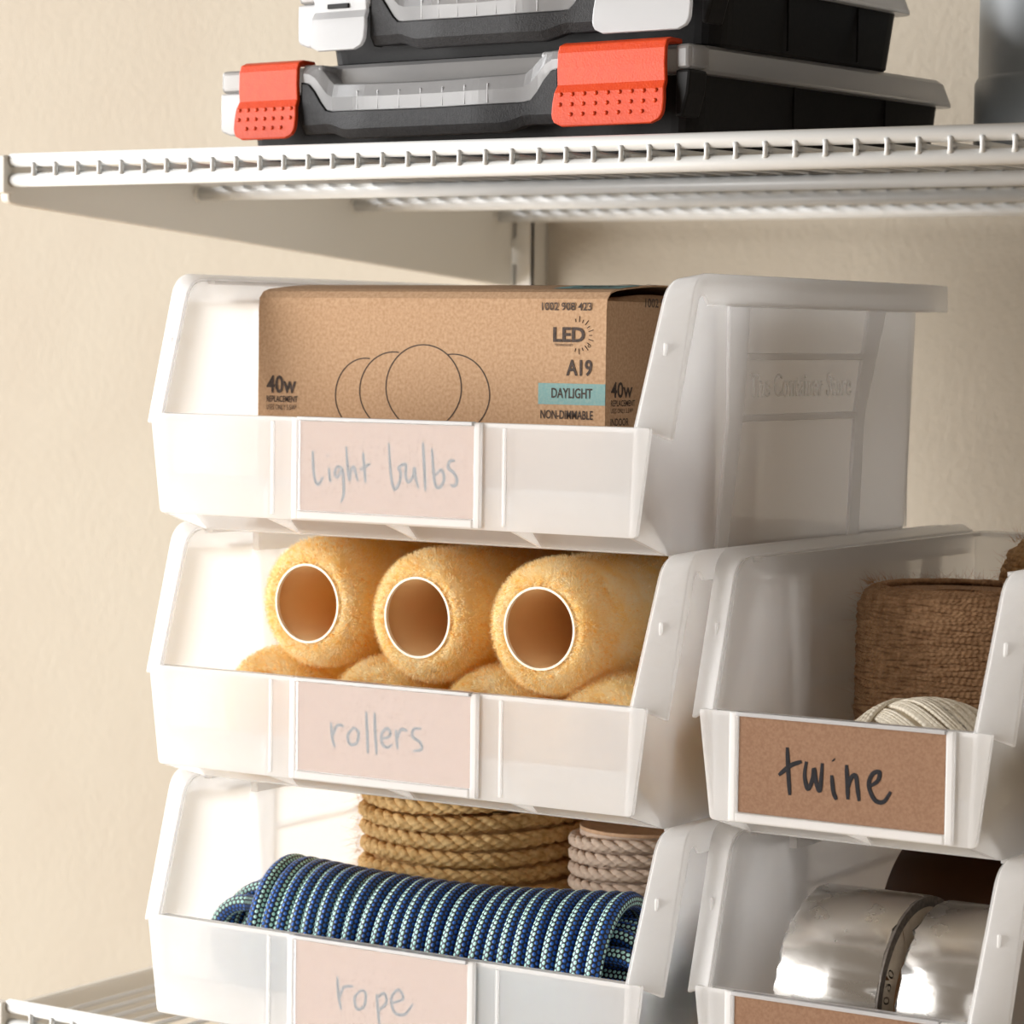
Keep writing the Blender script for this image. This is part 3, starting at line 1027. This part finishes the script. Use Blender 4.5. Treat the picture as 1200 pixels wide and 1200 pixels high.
def roller_meshes():
    tube = MB().lathe([(R_IN, 0.0004), (R_IN, RL - 0.0004), (R_TUBE, RL - 0.0004), (R_TUBE, 0.0004)], 56, axis='y', close=True).mesh('core_tube', MT['tube_in'], True)
    rim = MB().lathe([(R_IN - 0.0001, -0.0006), (R_IN - 0.0001, 0.0012), (R_TUBE + 0.0001, 0.0012), (R_TUBE + 0.0001, -0.0006)], 56, axis='y', close=True).mesh('tube_rim', MT['tube_rim'], False)
    prof = [(R_TUBE + 0.0002, 0.0006), (0.0245, 0.0004), (0.0285, 0.0026), (0.0308, 0.0062), (0.0320, 0.011), (R_NAP, 0.018)]
    prof += [(R_NAP, 0.018 + (RL - 0.036) * k / 14) for k in range(1, 15)]
    prof += [(0.0320, RL - 0.011), (0.0308, RL - 0.0062), (0.0285, RL - 0.0026), (R_TUBE + 0.0002, RL - 0.0006)]
    mb = MB().lathe(prof, 72, axis='y', close=True)
    V = np.array(mb.v)
    ph = rng.uniform(0, 2 * PI, 12)
    a = np.arctan2(V[:, 2], V[:, 0])
    d = sum(np.sin(a * (k + 2) + V[:, 1] * (40 + 35 * k) + ph[k]) for k in range(8)) * 0.00022
    rr = np.hypot(V[:, 0], V[:, 2])
    ok = rr > 0.023
    V[ok, 0] *= (1 + d[ok] / rr[ok]); V[ok, 2] *= (1 + d[ok] / rr[ok])
    mb.v = [tuple(x) for x in V]
    nap = mb.mesh('nap', MT['nap'], True)
    # pile fibres
    n = 34000
    P = np.zeros((n, 3)); Nn = np.zeros((n, 3))
    pr = np.array(prof[:6]); seg = np.r_[0, np.cumsum(np.hypot(np.diff(pr[:, 0]), np.diff(pr[:, 1])))]
    front = rng.random(n) < 0.42
    s = rng.uniform(0, seg[-1], n)
    r = np.where(front, np.interp(s, seg, pr[:, 0]), R_NAP)
    y = np.where(front, np.interp(s, seg, pr[:, 1]), rng.uniform(0.016, RL * 0.75, n))
    dr = np.gradient(pr[:, 0], seg); dy = np.gradient(pr[:, 1], seg)
    nr = np.where(front, np.interp(s, seg, dy), 1.0); ny = np.where(front, -np.interp(s, seg, dr), 0.0)
    th_ = rng.uniform(0, 2 * PI, n)
    P[:, 0], P[:, 1], P[:, 2] = r * np.cos(th_), y, r * np.sin(th_)
    Nn[:, 0], Nn[:, 1], Nn[:, 2] = nr * np.cos(th_), ny, nr * np.sin(th_)
    Nn /= np.linalg.norm(Nn, axis=1)[:, None] + 1e-9
    Vf, Ff = fibres(P, Nn, 0.0030, 0.00036, 0.7)
    fib = fib_mesh('pile', Vf, Ff, 'pile')
    return tube, rim, nap, fib


RM = roller_meshes()


def roller(x, y, z, yaw, spin, lab, grp, s=1.0):
    o = empty('paint_roller_cover', (x, y, z))
    o.rotation_euler = (0, 0, yaw)
    o.scale = (s, 1, s)
    for nm, me in zip(('core_tube', 'tube_rim', 'nap', 'pile'), RM):
        c = put(nm, me, o)
        c.rotation_euler = (0, spin, 0)
        if nm == 'pile': c['kind'] = 'stuff'
    tag(o, lab, 'paint roller', grp)
    return o


ROLL_Z = FLOOR(1)
UL = ['fluffy yellow roller cover of the upper layer, farthest from the twine bin',
      'fluffy yellow roller cover lying between the two others of the upper layer',
      'fluffy yellow roller cover of the upper layer, closest to the twine bin']
LL = ['yellow roller cover in the lower layer, farthest from the twine bin',
      'yellow roller cover in the lower layer, second farthest from the twine bin',
      'yellow roller cover in the lower layer, second closest to the twine bin',
      'yellow roller cover in the lower layer, closest to the twine bin']
for k, (x, z, yaw) in enumerate(((0.0680, -0.0405, -1), (0.1297, -0.0432, -2), (0.1958, -0.0438, 0))):
    roller(x, 0.031 - 0.002 * (k == 2), z, math.radians(yaw), k * 1.7, UL[k], 'upper layer of paint roller covers', 0.905)
for k, (x, yaw) in enumerate(((0.0420, 0), (0.1025, 0), (0.1640, 0), (0.2255, 0))):
    roller(x, 0.0345, ROLL_Z + 0.0300, math.radians(yaw), 0.8 + k * 2.1, LL[k], 'lower layer of paint roller covers', 0.90)

# ------------------------------------------------------------------ blue cord hank
CR = 0.00395
HZ, HY = -0.2020, 0.0510
hank = empty('cord_hank', (0.134, HY, FLOOR(2)))


def HTf(p): return (p[0] - 0.134, p[1] - HY, p[2] - FLOOR(2))


turns, per = 25, 40
xa, xb = 0.0420, 0.2330
wrap = MB()
path = []
for i in range(turns * per + 1):
    s = i / (turns * per)
    a = 2 * PI * i / per
    x = xa + (xb - xa) * s + 0.0012 * math.sin(7 * s * PI) * math.sin(a * 1.0)
    ry = 0.0335 - 0.0015 * math.sin(s * PI)
    rz = 0.0350 + 0.0014 * math.cos(5 * s + 0.7) - 0.0022 * math.sin(PI * s)
    lean = 0.006 * math.cos(a)          # wraps lean along the hank
    path.append(HTf((x + lean, HY - ry * math.cos(a), max(FLOOR(2) + CR, HZ + rz * math.sin(a) + 0.003 * s))))   # flattened where it lies on the bin floor
wrap.tube(path, CR, 12)
wrap.build('wrap', 'cord', hank, smooth=True)


def loop(y, rad, xl, xr, zc, tilt=0.0):
    P = []
    for k in range(17):
        a = PI / 2 + PI * k / 16
        P.append((xl + rad * math.cos(a) * 1.05, y + tilt * math.sin(a) * rad, zc + rad * math.sin(a)))
    for k in range(1, 14):
        P.append((xl + (xr - xl) * k / 14, y - tilt * rad, zc - rad))
    for k in range(17):
        a = -PI / 2 + PI * k / 16
        P.append((xr + rad * math.cos(a) * 0.85, y + tilt * math.sin(a) * rad, zc + rad * math.sin(a)))
    for k in range(1, 14):
        P.append((xr + (xl - xr) * k / 14, y + tilt * rad, zc + rad))
    MB().tube([HTf(p) for p in P], CR, 12, closed=True).build('strand', 'cord', hank, smooth=True)


for k in range(5):
    dy = -0.0185 + 0.0082 * k
    big = 0.0262 * math.sqrt(1 - (dy / 0.0262) ** 2)
    xl = 0.0150 + big * 1.05 + 0.0012 * (k % 2)
    loop(HY + dy, big, xl, 0.2530 - big * 0.85 - 0.0012 * (k % 2), HZ + 0.0008 * (k % 2), 0.0)
    if big > 0.020:
        loop(HY + dy + 0.0008, big - 0.0084, xl + 0.0015, 0.2350, HZ - 0.0006, 0.0)
    if big > 0.024:
        loop(HY + dy - 0.0008, big - 0.0166, xl + 0.004, 0.2400, HZ, 0.0)
tag(hank, 'hank of blue and teal braided cord wrapped into a tight bundle', 'rope')


# ------------------------------------------------------------------ twisted ropes
def twisted(mb, path, R, strands=3, lay=0.03, rs=None, sides=8):
    P = [Vector(p) for p in path]
    m = len(P)
    rs = rs or R * 0.56
    T = [(P[min(i + 1, m - 1)] - P[max(i - 1, 0)]).normalized() for i in range(m)]
    nrm = T[0].cross(Vector((0, 0, 1))).normalized()
    fr, ln, acc = [], [0.0], 0.0
    for i in range(m):
        if i:
            acc += (P[i] - P[i - 1]).length
            ln.append(acc)
            nrm = (nrm - T[i] * nrm.dot(T[i])).normalized()
        fr.append((nrm.copy(), T[i].cross(nrm)))
    for s in range(strands):
        Q = []
        for i in range(m):
            a = 2 * PI * (ln[i] / lay + s / strands)
            Q.append(P[i] + (fr[i][0] * math.cos(a) + fr[i][1] * math.sin(a)) * (R - rs))
        mb.tube(Q, rs, sides)


def coil(mb, cx, cy, z0, R, rope, rows, step=0.0045, lay=0.03, jitter=0.0006, **kw):
    n = int(2 * PI * R / step)
    path = []
    ph = rng.uniform(0, 6, 4)
    for i in range(rows * n + 1):
        a = 2 * PI * i / n
        j = jitter * math.sin(a * 1.3 + ph[0]) + jitter * math.sin(a * 2.7 + ph[1])
        path.append((cx + (R + j) * math.cos(a + 2.2), cy + (R + j) * math.sin(a + 2.2), z0 + rope * (i / n) * 2 + jitter * math.sin(a * 3.1 + ph[2])))
    twisted(mb, path, rope, lay=lay, **kw)


F2 = FLOOR(2)
SC = (0.0865, 0.150)
sis = empty('sisal_rope_coil', (SC[0], SC[1], F2))
mb = MB()
coil(mb, 0, 0, 0.0044, 0.0560, 0.0042, 12, lay=0.022, jitter=0.0009)
mb.build('rope_turns', 'sisal', sis, smooth=True)
mb = MB()
sp = []
for i in range(0, 3 * 80):
    a = 2 * PI * i / 80
    rr_ = 0.0500 - 0.009 * (i / 80)
    sp.append((rr_ * math.cos(a), rr_ * math.sin(a), 0.0990 - 0.0015 * math.sin(a)))
twisted(mb, sp, 0.0044, lay=0.026)
mb.build('top_turns', 'sisal', sis, smooth=True)
MB().lathe([(0.0, 0.001), (0.0525, 0.001), (0.0525, 0.094), (0.0, 0.094)], 40).build('inner_turns', 'sisal_core', sis, smooth=False)
th_ = rng.uniform(0, 2 * PI, 2600)
zz = rng.uniform(0.002, 0.098, 2600)
base = np.stack([0.0600 * np.cos(th_), 0.0600 * np.sin(th_), zz], 1)
tg_ = np.stack([-np.sin(th_) + 0.6 * np.cos(th_), np.cos(th_) + 0.6 * np.sin(th_), rng.normal(0, 0.5, 2600)], 1)
hairs(2600, base, tg_, 0.011, 0.00022, 'sisal_fib', sis)
tag(sis, 'straw-coloured sisal rope coil with rough twisted strands', 'rope')

GC = (0.1850, 0.1400)
gs = empty('grey_rope_spool', (GC[0], GC[1], F2))
mb = MB()
coil(mb, 0, 0, 0.0040, 0.0322, 0.0034, 13, step=0.0035, lay=0.020, jitter=0.0002)
mb.build('rope_turns', 'grey_rope', gs, smooth=True)
MB().lathe([(0.0, 0.0), (0.0300, 0.0), (0.0300, 0.0925), (0.0, 0.0925)], 40).build('spool_core', 'grey_core', gs)
MB().lathe([(0.0090, 0.0925), (0.0300, 0.0925), (0.0300, 0.0942), (0.0090, 0.0942)], 48, close=True).build('spool_disc', 'disc', gs, bevel=0.0003)
tag(gs, 'spool of smooth greyish beige twisted cotton rope with a board disc', 'rope')


# ------------------------------------------------------------------ twine
def wound(mb, prof, passes, tpp, r, step=0.0038, grow=0.00012, rot=0.0):
    """cross-wound yarn on a profile r(s), z(s): passes up and down, tpp turns per pass"""
    pr = np.array(prof)
    ar = np.r_[0, np.cumsum(np.hypot(np.diff(pr[:, 0]), np.diff(pr[:, 1])))]
    ar /= ar[-1]
    path = []
    Rm = pr[:, 0].max()
    per = int(2 * PI * Rm / step)
    tot = int(passes * tpp * per)
    for i in range(tot):
        a = 2 * PI * i / per + rot
        t = (i / (tpp * per)) % 2.0
        s = t if t <= 1 else 2 - t
        s = min(1, max(0, s))
        rr = np.interp(s, ar, pr[:, 0]) + grow * (i / (tpp * per)) + 0.00025 * math.sin(a * 0.37)
        zz = np.interp(s, ar, pr[:, 1])
        path.append((rr * math.cos(a), rr * math.sin(a), zz))
    mb.tube(path, r, 6)


def fuzz(n, prof, length, width, mat, parent, top=True):
    pr = np.array(prof)
    s = rng.uniform(0, 1, n)
    if top: s[: n // 3] = rng.uniform(0.9, 1.0, n // 3)
    th = rng.uniform(0, 2 * PI, n)
    rr = np.interp(s, np.linspace(0, 1, len(pr)), pr[:, 0]) + 0.002
    zz = np.interp(s, np.linspace(0, 1, len(pr)), pr[:, 1])
    B = np.stack([rr * np.cos(th), rr * np.sin(th), zz + np.where(s > 0.9, 0.0015, 0)], 1)
    up_ = np.where(s > 0.9, 0.9, 0.0)
    D = np.stack([np.cos(th) * 0.7 - np.sin(th) * rng.normal(0, 1, n), np.sin(th) * 0.7 + np.cos(th) * rng.normal(0, 1, n), rng.normal(0, 0.5, n) + up_], 1)
    return hairs(n, B, D, length, width, mat, parent)


F1 = FLOOR(1)
JC = (0.3415, 0.1445)
js = empty('jute_twine_spool', (JC[0], JC[1], F1))
jp = [(0.0405, 0.002), (0.0420, 0.010), (0.0424, 0.05), (0.0420, 0.088), (0.0395, 0.0955), (0.034, 0.0985)]
mb = MB()
wound(mb, jp, 40, 4.309, 0.00112, grow=0.00005, step=0.0034)
mb.build('wound_twine', 'jute', js, smooth=True)
MB().lathe([(0.012, 0.001), (0.0405, 0.001), (0.0415, 0.05), (0.0405, 0.092), (0.034, 0.0965), (0.012, 0.0965)], 48, close=True).build('inner_twine', 'jute_core', js)
fuzz(1500, [(r + 0.0015, z) for r, z in jp], 0.0060, 0.00012, 'jute_fib', js)
tag(js, 'fuzzy brown jute twine spool standing behind the white string', 'twine')

JC2 = (0.3630, 0.2250)
jb = empty('jute_twine_ball', (JC2[0], JC2[1], F1))
jp2 = [(0.0290, 0.002), (0.0318, 0.015), (0.0322, 0.06), (0.0318, 0.098), (0.0285, 0.1090), (0.0210, 0.1155)]
mb = MB()
wound(mb, jp2, 16, 6.309, 0.0017, grow=0.0001)
mb.build('wound_twine', 'jute2', jb, smooth=True)
MB().lathe([(0.0, 0.001), (0.029, 0.001), (0.0312, 0.05), (0.0308, 0.100), (0.0200, 0.1140), (0.0, 0.1145)], 40).build('inner_twine', 'jute_core', jb)
fuzz(500, [(r + 0.0015, z) for r, z in jp2], 0.008, 0.00016, 'jute_fib', jb)
tag(jb, 'taller jute twine roll with a rounded top at the back of the twine bin', 'twine')

# white cotton string, a plump wound skein
CC = (0.3680, 0.0600, F1)
cs = empty('cotton_string_ball', CC)
mb = MB()
AX, AY, AZ = 0.0355, 0.0335, 0.0285
cz = AZ + 0.0016
for j in range(120):
    # great ellipses fanning about the skein's long axis, each slightly off-centre
    ph = PI * j / 120 * 2
    off = rng.uniform(-0.25, 0.25)
    P = []
    sway = rng.uniform(-0.10, 0.10)
    for k in range(25):
        t = -1.42 + 2.84 * k / 24
        a = ph + 0.75 * math.sin(t) + sway
        d = Vector((math.sin(t), math.cos(t) * math.cos(a), math.cos(t) * math.sin(a)))
        P.append((d.x * AX, d.y * AY, cz + d.z * AZ))
    mb.tube(P, 0.00105, 6)
mb.build('wound_string', 'cotton', cs, smooth=True)
mb = MB()
for j in range(5):
    P = []
    for k in range(24):
        a = 2 * PI * k / 24
        x = -0.0255 + 0.0024 * j + 0.0006 * math.sin(2 * a)
        f = math.sqrt(max(0.05, 1 - (x / AX) ** 2)) + 0.05
        P.append((x + 0.003 * math.cos(a), AY * f * math.cos(a), cz + AZ * f * math.sin(a)))
    mb.tube(P, 0.00115, 6, closed=True)
mb.build('binding_turns', 'cotton', cs, smooth=True)
sph = MB()
sph.lathe([(0.0005, -AX * 0.96)] + [(1.0 * math.cos(t), AX * 0.96 * math.sin(t)) for t in np.linspace(-1.4, 1.4, 15)] + [(0.0005, AX * 0.96)], 32, axis='x')
sph.v = [(x, y * AY * 0.96 if abs(y) > 0.0006 or abs(z) > 0.0006 else y, cz + z * AZ * 0.96) for x, y, z in sph.v]
sph.build('inner_string', 'cotton_core', cs, smooth=True)
tag(cs, 'ball of white cotton string in front of the brown jute', 'string')

# ------------------------------------------------------------------ tape rolls
ROW2 = FLOOR(2)


def tape_roll(name, x0, x1, y, R, rc, mat, side, parent=None):
    z = ROW2 + R
    root = empty(name, (x0, y, ROW2))
    n = 72
    mb = MB()
    # slightly crinkled edge on the wound tape
    prof = [(R - 0.0006, 0.0), (R, 0.0008), (R, (x1 - x0) * 0.5), (R, x1 - x0 - 0.0008), (R - 0.0006, x1 - x0)]
    mb.lathe(prof + [(rc + 0.003, x1 - x0), (rc + 0.003, 0.0)], n, axis='x', close=True)
    V = []
    for (hx, c, s) in mb.v:
        e = 0.00055 * (abs(hx - (x1 - x0) / 2) / ((x1 - x0) / 2)) ** 6 if mat == 'foil' else 0
        V.append((hx + rng.normal(0, 1) * e, c, s + R))
    mb.v = V
    o = mb.build('wound_tape', mat, root, smooth=False)
    me = o.data
    sm = []
    for p in me.polygons:
        r_ = np.mean([math.hypot(me.vertices[i].co.y, me.vertices[i].co.z - R) for i in p.vertices])
        sm.append(r_ > R - 0.0007)
    me.polygons.foreach_set('use_smooth', sm)
    MB().lathe([(rc, -0.0004), (rc + 0.003, -0.0004), (rc + 0.003, x1 - x0 + 0.0004), (rc, x1 - x0 + 0.0004)], 56, org=(0, 0, R), axis='x', close=True).build('core_tube', 'board_core', root)
    if side:
        w_ = x1 - x0
        MB().lathe([(R - 0.0045, w_ + 0.0), (R - 0.0002, w_ + 0.0), (R - 0.0002, w_ + 0.0012), (R - 0.0045, w_ + 0.0012)], n, org=(0, 0, R), axis='x', close=True).build('grey_edge', 'foil_side', root)
        MB().lathe([(rc + 0.002, w_ - 0.0002), (R - 0.0047, w_ - 0.0002), (R - 0.0047, w_ + 0.0006), (rc + 0.002, w_ + 0.0006)], n, org=(0, 0, R), axis='x', close=True).build('liner_ring', 'liner', root)
        # date stamp running round the liner on the front of the roll
        s = '060/1/18'
        for k, ch in enumerate(s):
            a = math.radians(148 + 9.0 * k)
            rad = R - 0.0125
            er = Vector((0, math.cos(a), math.sin(a)))          # outwards
            et = Vector((0, -math.sin(a), math.cos(a)))         # along the ring
            if ch == '/': hh, ww = 0.0062, 0.0022
            elif ch == '1': hh, ww = 0.0056, 0.0015
            else: hh, ww = 0.0056, 0.0034
            org = Vector((w_ + 0.0007, 0, R)) + er * (rad + 0.0) - et * 0.0
            text_flat('stamp_digit', ch, org, tuple(et), tuple(-er) if False else tuple(er), ww, hh, 'ink', root, depth=0.0001 if True else 0)
    return root


t1 = tape_roll('foil_tape_roll', 0.3135, 0.3600, 0.0740, 0.0450, 0.026, 'foil', True)
tag(t1, 'silver foil tape roll with grey edge and a stamped paper liner', 'tape roll', 'silver foil tape rolls')
t2 = tape_roll('foil_tape_roll', 0.3690, 0.4030, 0.0740, 0.0445, 0.026, 'foil', False)
tag(t2, 'narrower silver foil tape roll standing against the bin side', 'tape roll', 'silver foil tape rolls')
t3 = tape_roll('brown_tape_roll', 0.3110, 0.3600 + 0.022, 0.1800, 0.0500, 0.036, 'brown_tape', False)
tag(t3, 'dark brown packing tape roll standing behind the foil tape', 'tape roll')


# ------------------------------------------------------------------ tool cases
def tool_case(loc, rz, w, d, h, latch_mat, name_label):
    root = empty('tool_case', loc, rz)
    zl0 = h - 0.0115               # where lid meets tray
    ins = 0.0045
    b0 = h - 0.0400
    # tray, tapering a little to its foot
    def ring(inset, z, r=0.012):
        q = fillet([(inset, 0.011 + inset), (w - inset, 0.011 + inset), (w - inset, d - inset), (inset, d - inset)], r)
        return [(x, y, z) for x, y in q]
    tr = MB()
    rings = [ring(ins + 0.004, 0.0), ring(ins + 0.0028, 0.0015), ring(ins, zl0)]
    n = len(rings[0])
    for r_ in rings: tr.v += r_
    tr.f.append(tuple(range(n))[::-1]); tr.f.append(tuple(range(2 * n, 3 * n)))
    for k in range(2):
        for i in range(n):
            j = (i + 1) % n
            tr.f.append((k * n + i, k * n + j, (k + 1) * n + j, (k + 1) * n + i))
    tr.build('tray', 'black', root, smooth=False)
    # lid: rim band leaning in to a flat top
    ld = MB()
    rings = [ring(-0.0005, zl0 - 0.0012), ring(-0.0005, zl0 + 0.0004), ring(0.0022, h - 0.0018), ring(0.0042, h)]
    for r_ in rings: ld.v += r_
    m = len(rings)
    ld.f.append(tuple(range(n))[::-1]); ld.f.append(tuple(range((m - 1) * n, m * n)))
    for k in range(m - 1):
        for i in range(n):
            j = (i + 1) % n
            ld.f.append((k * n + i, k * n + j, (k + 1) * n + j, (k + 1) * n + i))
    ld.build('lid', 'lid', root, smooth=False)
    # vertical seams along the tray's right and left walls
    for yy in (d * 0.40, d * 0.74):
        for xx in (w - ins - 0.0006, ins - 0.0006):
            MB().box(xx, xx + 0.0011, yy, yy + 0.0009, 0.002, zl0 - 0.001).build('seam', 'black', root)
    # front corner blocks beside the latches
    xs = [0.016 / 0.27 * w, 0.054 / 0.27 * w, 0.2035 / 0.27 * w, 0.2615 / 0.27 * w]
    blk = fillet([(xs[3] + 0.0008, b0 + 0.0085), (xs[3] + 0.0008, zl0), (w + 0.004 * 0, zl0), (w - 0.001, zl0 - 0.010), (w - 0.008 + 0.004, b0 + 0.0085)], [0, 0, 0, 0.006, 0.002])
    MB().prism([(x, 0.0045, z) for x, z in blk], [(x, 0.018, z) for x, z in blk]).build('corner_block', 'black', root, bevel=0.0012)
    cb = fillet([(0.0, b0 + 0.0105), (0.0, zl0), (xs[0] - 0.001, zl0), (xs[0] - 0.001, b0 + 0.0085), (0.006, b0 + 0.0085)], [0.003, 0, 0, 0.001, 0.005])
    MB().prism([(x, 0.0045, z) for x, z in cb], [(x, 0.020, z) for x, z in cb]).build('corner_block', 'clear_pl', root, bevel=0.0012)
    for (xa_, xb_) in ((0.0, xs[0] - 0.0006), (xs[3] + 0.0006, w)):
        MB().box(xa_, xb_, 0.0042, 0.020, zl0 + 0.0003, h - 0.0006).build('lid_corner', 'lid', root, bevel=0.0022, seg=3)
    # handle: dipping bar, smoke-grey upper half over a grained black lower half, gap behind it
    ha, hb = xs[1] + 0.0008, xs[2] - 0.0006
    up_, lo_ = MB(), MB()
    NS = 40
    for i in range(NS + 1):
        s = i / NS
        x = ha + (hb - ha) * s
        e = min(s, 1 - s) * (hb - ha)
        def sm(a, b, t):
            t = min(1, max(0, (t - a) / (b - a))); return t * t * (3 - 2 * t)
        dip = sm(0.006, 0.020, e)
        sag = 0.0030 * math.sin(PI * s)
        zt = (h - 0.0002) - dip * 0.0085 - sag * dip * 0.7
        zm = (h - 0.0086) - sm(0.002, 0.017, e) * 0.0135 - sag * 0.4
        zb_ = (b0 + 0.0075) - sm(0.012, 0.018, e) * -0.0005 - (0.0035 * sm(0.014, 0.03, e))
        fwd_ = 0.0010 - 0.0045 * sm(0.010, 0.045, e)
        th0 = 0.0125 - 0.002 * dip
        up_.v += [(x, fwd_ + 0.0008, zm), (x, fwd_ + 0.0004, (zm + zt) / 2), (x, fwd_ + 0.0022, zt - 0.0006), (x, fwd_ + 0.0045, zt), (x, fwd_ + th0, zt - 0.0010), (x, fwd_ + th0, zm)]
        lo_.v += [(x, fwd_ + 0.0026, zb_), (x, fwd_, zb_ + 0.0042), (x, fwd_ - 0.0002, zm - 0.0003), (x, fwd_ + th0, zm - 0.0003), (x, fwd_ + th0, zb_ + 0.002), (x, fwd_ + th0 * 0.6, zb_)]
    for b_ in (up_, lo_):
        for i in range(NS):
            for k in range(6):
                k2 = (k + 1) % 6
                b_.f.append((i * 6 + k, i * 6 + k2, (i + 1) * 6 + k2, (i + 1) * 6 + k))
        b_.f.append(tuple(range(6))); b_.f.append(tuple(NS * 6 + k for k in range(6))[::-1])
    hd = lo_.build('handle', 'black_grain', root, bevel=0.0004)
    up_.build('handle_cover', 'lid', root, bevel=0.0003)
    for k in range(1, 8):
        s = 0.16 + 0.68 * k / 8
        x = ha + (hb - ha) * s
        i = int(round(s * NS))
        z0_, z1_ = up_.v[i * 6][2], up_.v[i * 6 + 2][2]
        y0_ = up_.v[i * 6][1]
        MB().box(x, x + 0.0005, y0_ - 0.00035, y0_ + 0.0010, z0_ + 0.0006, z1_ - 0.0030).build('grip_line', 'lid', root)
    # blocks tying the handle ends to the case
    for xc in (ha, hb - 0.011):
        MB().box(xc, xc + 0.011, 0.003, 0.020, b0 + 0.0085, zl0).build('handle_mount', 'black_grain', root, bevel=0.001)
        MB().box(xc, xc + 0.011, 0.003, 0.020, zl0, h - 0.0006).build('lid_mount', 'lid', root, bevel=0.0015)
    # latches
    for side, (xa_, xb_) in enumerate(((xs[0], xs[1]), (xs[2], xs[3]))):
        lt = empty('latch', ((xa_ + xb_) / 2, 0.0, h)); lt.parent = root
        hw = (xb_ - xa_) / 2 - 0.0006
        H_ = 0.0345
        pl = MB()
        cs_ = [(0.012, 0.0010), (0.004, 0.0012), (0.0012, 0.0002), (0.0002, -0.0026), (0.0000, -0.009), (0.0004, -0.0175), (-0.0016, -0.0215), (-0.0030, -H_)]
        nz_ = len(cs_)
        for i, (y, z) in enumerate(cs_):
            k = max(0.0, (-z - (H_ - 0.006)) / 0.006)
            shr = 0.0 if k <= 0 else 0.006 * (1 - math.sqrt(max(0, 1 - k * k)))
            grow_ = 0.0010 * max(0, (-z - 0.018)) / 0.012
            a = hw - shr + grow_
            for X in (-a, -a * 0.5, 0, a * 0.5, a):
                pl.v.append((X, y, z))
        # extra rows near the foot for the rounded corners
        pl.v = []
        rows = []
        zs = [(0.012, 0.0010), (0.004, 0.0012), (0.0012, 0.0002), (0.0002, -0.0026), (0.0000, -0.009), (0.0004, -0.0165), (-0.0014, -0.0200)]
        for k in range(1, 9):
            t = k / 8
            zs.append((-0.0014 - 0.0018 * t, -0.0200 - (H_ - 0.0200) * t))
        rc_ = 0.0060
        for (y, z) in zs:
            below = -z - (H_ - rc_)
            shr = 0.0 if below <= 0 else rc_ - math.sqrt(max(0, rc_ ** 2 - below ** 2))
            a = hw - shr + 0.0010 * min(1, max(0, (-z - 0.016) / 0.008))
            rows.append((a, y, z))
            for X in (-a, -a * 0.5, 0, a * 0.5, a): pl.v.append((X, y, z))
        for i in range(len(rows) - 1):
            for k in range(4):
                pl.f.append((i * 5 + k, i * 5 + k + 1, (i + 1) * 5 + k + 1, (i + 1) * 5 + k))
        pl.build('latch_plate', latch_mat, lt, solid=0.0022, bevel=0.0006)
        if latch_mat != 'orange':
            MB().box(-hw * 0.45, hw * 0.35, -0.0018, 0.001, -0.0150, -0.0128).build('latch_slot', 'black', lt, bevel=0.0003)
            continue
        bp = MB()
        nb = 9 if hw > 0.024 else 7
        for row in range(3):
            cnt = nb - (1 if row == 2 else 0) - (0 if row < 2 else 1)
            for k in range(cnt):
                X = -hw * 0.88 + 2 * hw * 0.88 * (k + 0.5 * (row == 2) * 2 * 0.5 + (0.5 if row == 2 else 0)) / (nb - 1)
                z = -0.0205 - 0.0044 * row
                t = (-z - 0.0200) / (H_ - 0.0200)
                y = -0.0014 - 0.0018 * t - 0.0010
                for i_, (rr, yy) in enumerate(((0.00105, 0.0), (0.00095, -0.0005), (0.0005, -0.00085))):
                    for q in range(8):
                        a = 2 * PI * q / 8
                        bp.v.append((X + rr * math.cos(a), y + yy, z + rr * math.sin(a)))
                o_ = len(bp.v) - 24
                for i_ in range(2):
                    for q in range(8):
                        bp.f.append((o_ + i_ * 8 + q, o_ + i_ * 8 + (q + 1) % 8, o_ + (i_ + 1) * 8 + (q + 1) % 8, o_ + (i_ + 1) * 8 + q))
                bp.f.append(tuple(o_ + 16 + q for q in range(8)))
        bp.build('grip_bumps', latch_mat, lt, smooth=True)
    tag(root, name_label, 'tool case')
    return root


A5 = math.radians(-5.0)
tool_case((-0.0125, 0.0610, Z_UP + DECK), A5, 0.2725, 0.232, 0.0466, 'orange', 'black tool case with smoke-grey lid and two orange latches')
tool_case((0.0335, 0.0610, Z_UP + 0.0397), math.radians(-4.0), 0.2330, 0.178, 0.0400, 'clear_pl', 'black tool case with pale clear latches, stacked on the other case')

# ------------------------------------------------------------------ grey canister
cn = empty('grey_canister', (0.3560, 0.2560, Z_UP + DECK))
pr = [(0.0, 0.0), (0.054, 0.0), (0.0570, 0.003), (0.0570, 0.0415), (0.0560, 0.0435), (0.0553, 0.0445), (0.0553, 0.110), (0.0530, 0.118), (0.046, 0.126), (0.030, 0.131), (0.0, 0.131)]
MB().lathe(pr, 64).build('jar_body', 'can', cn, smooth=True)
MB().lathe([(0.0, 0.131), (0.031, 0.131), (0.031, 0.150), (0.029, 0.152), (0.0, 0.152)], 48).build('screw_cap', 'can_cap', cn, smooth=False)
tag(cn, 'plain grey plastic canister on the upper shelf', 'canister')
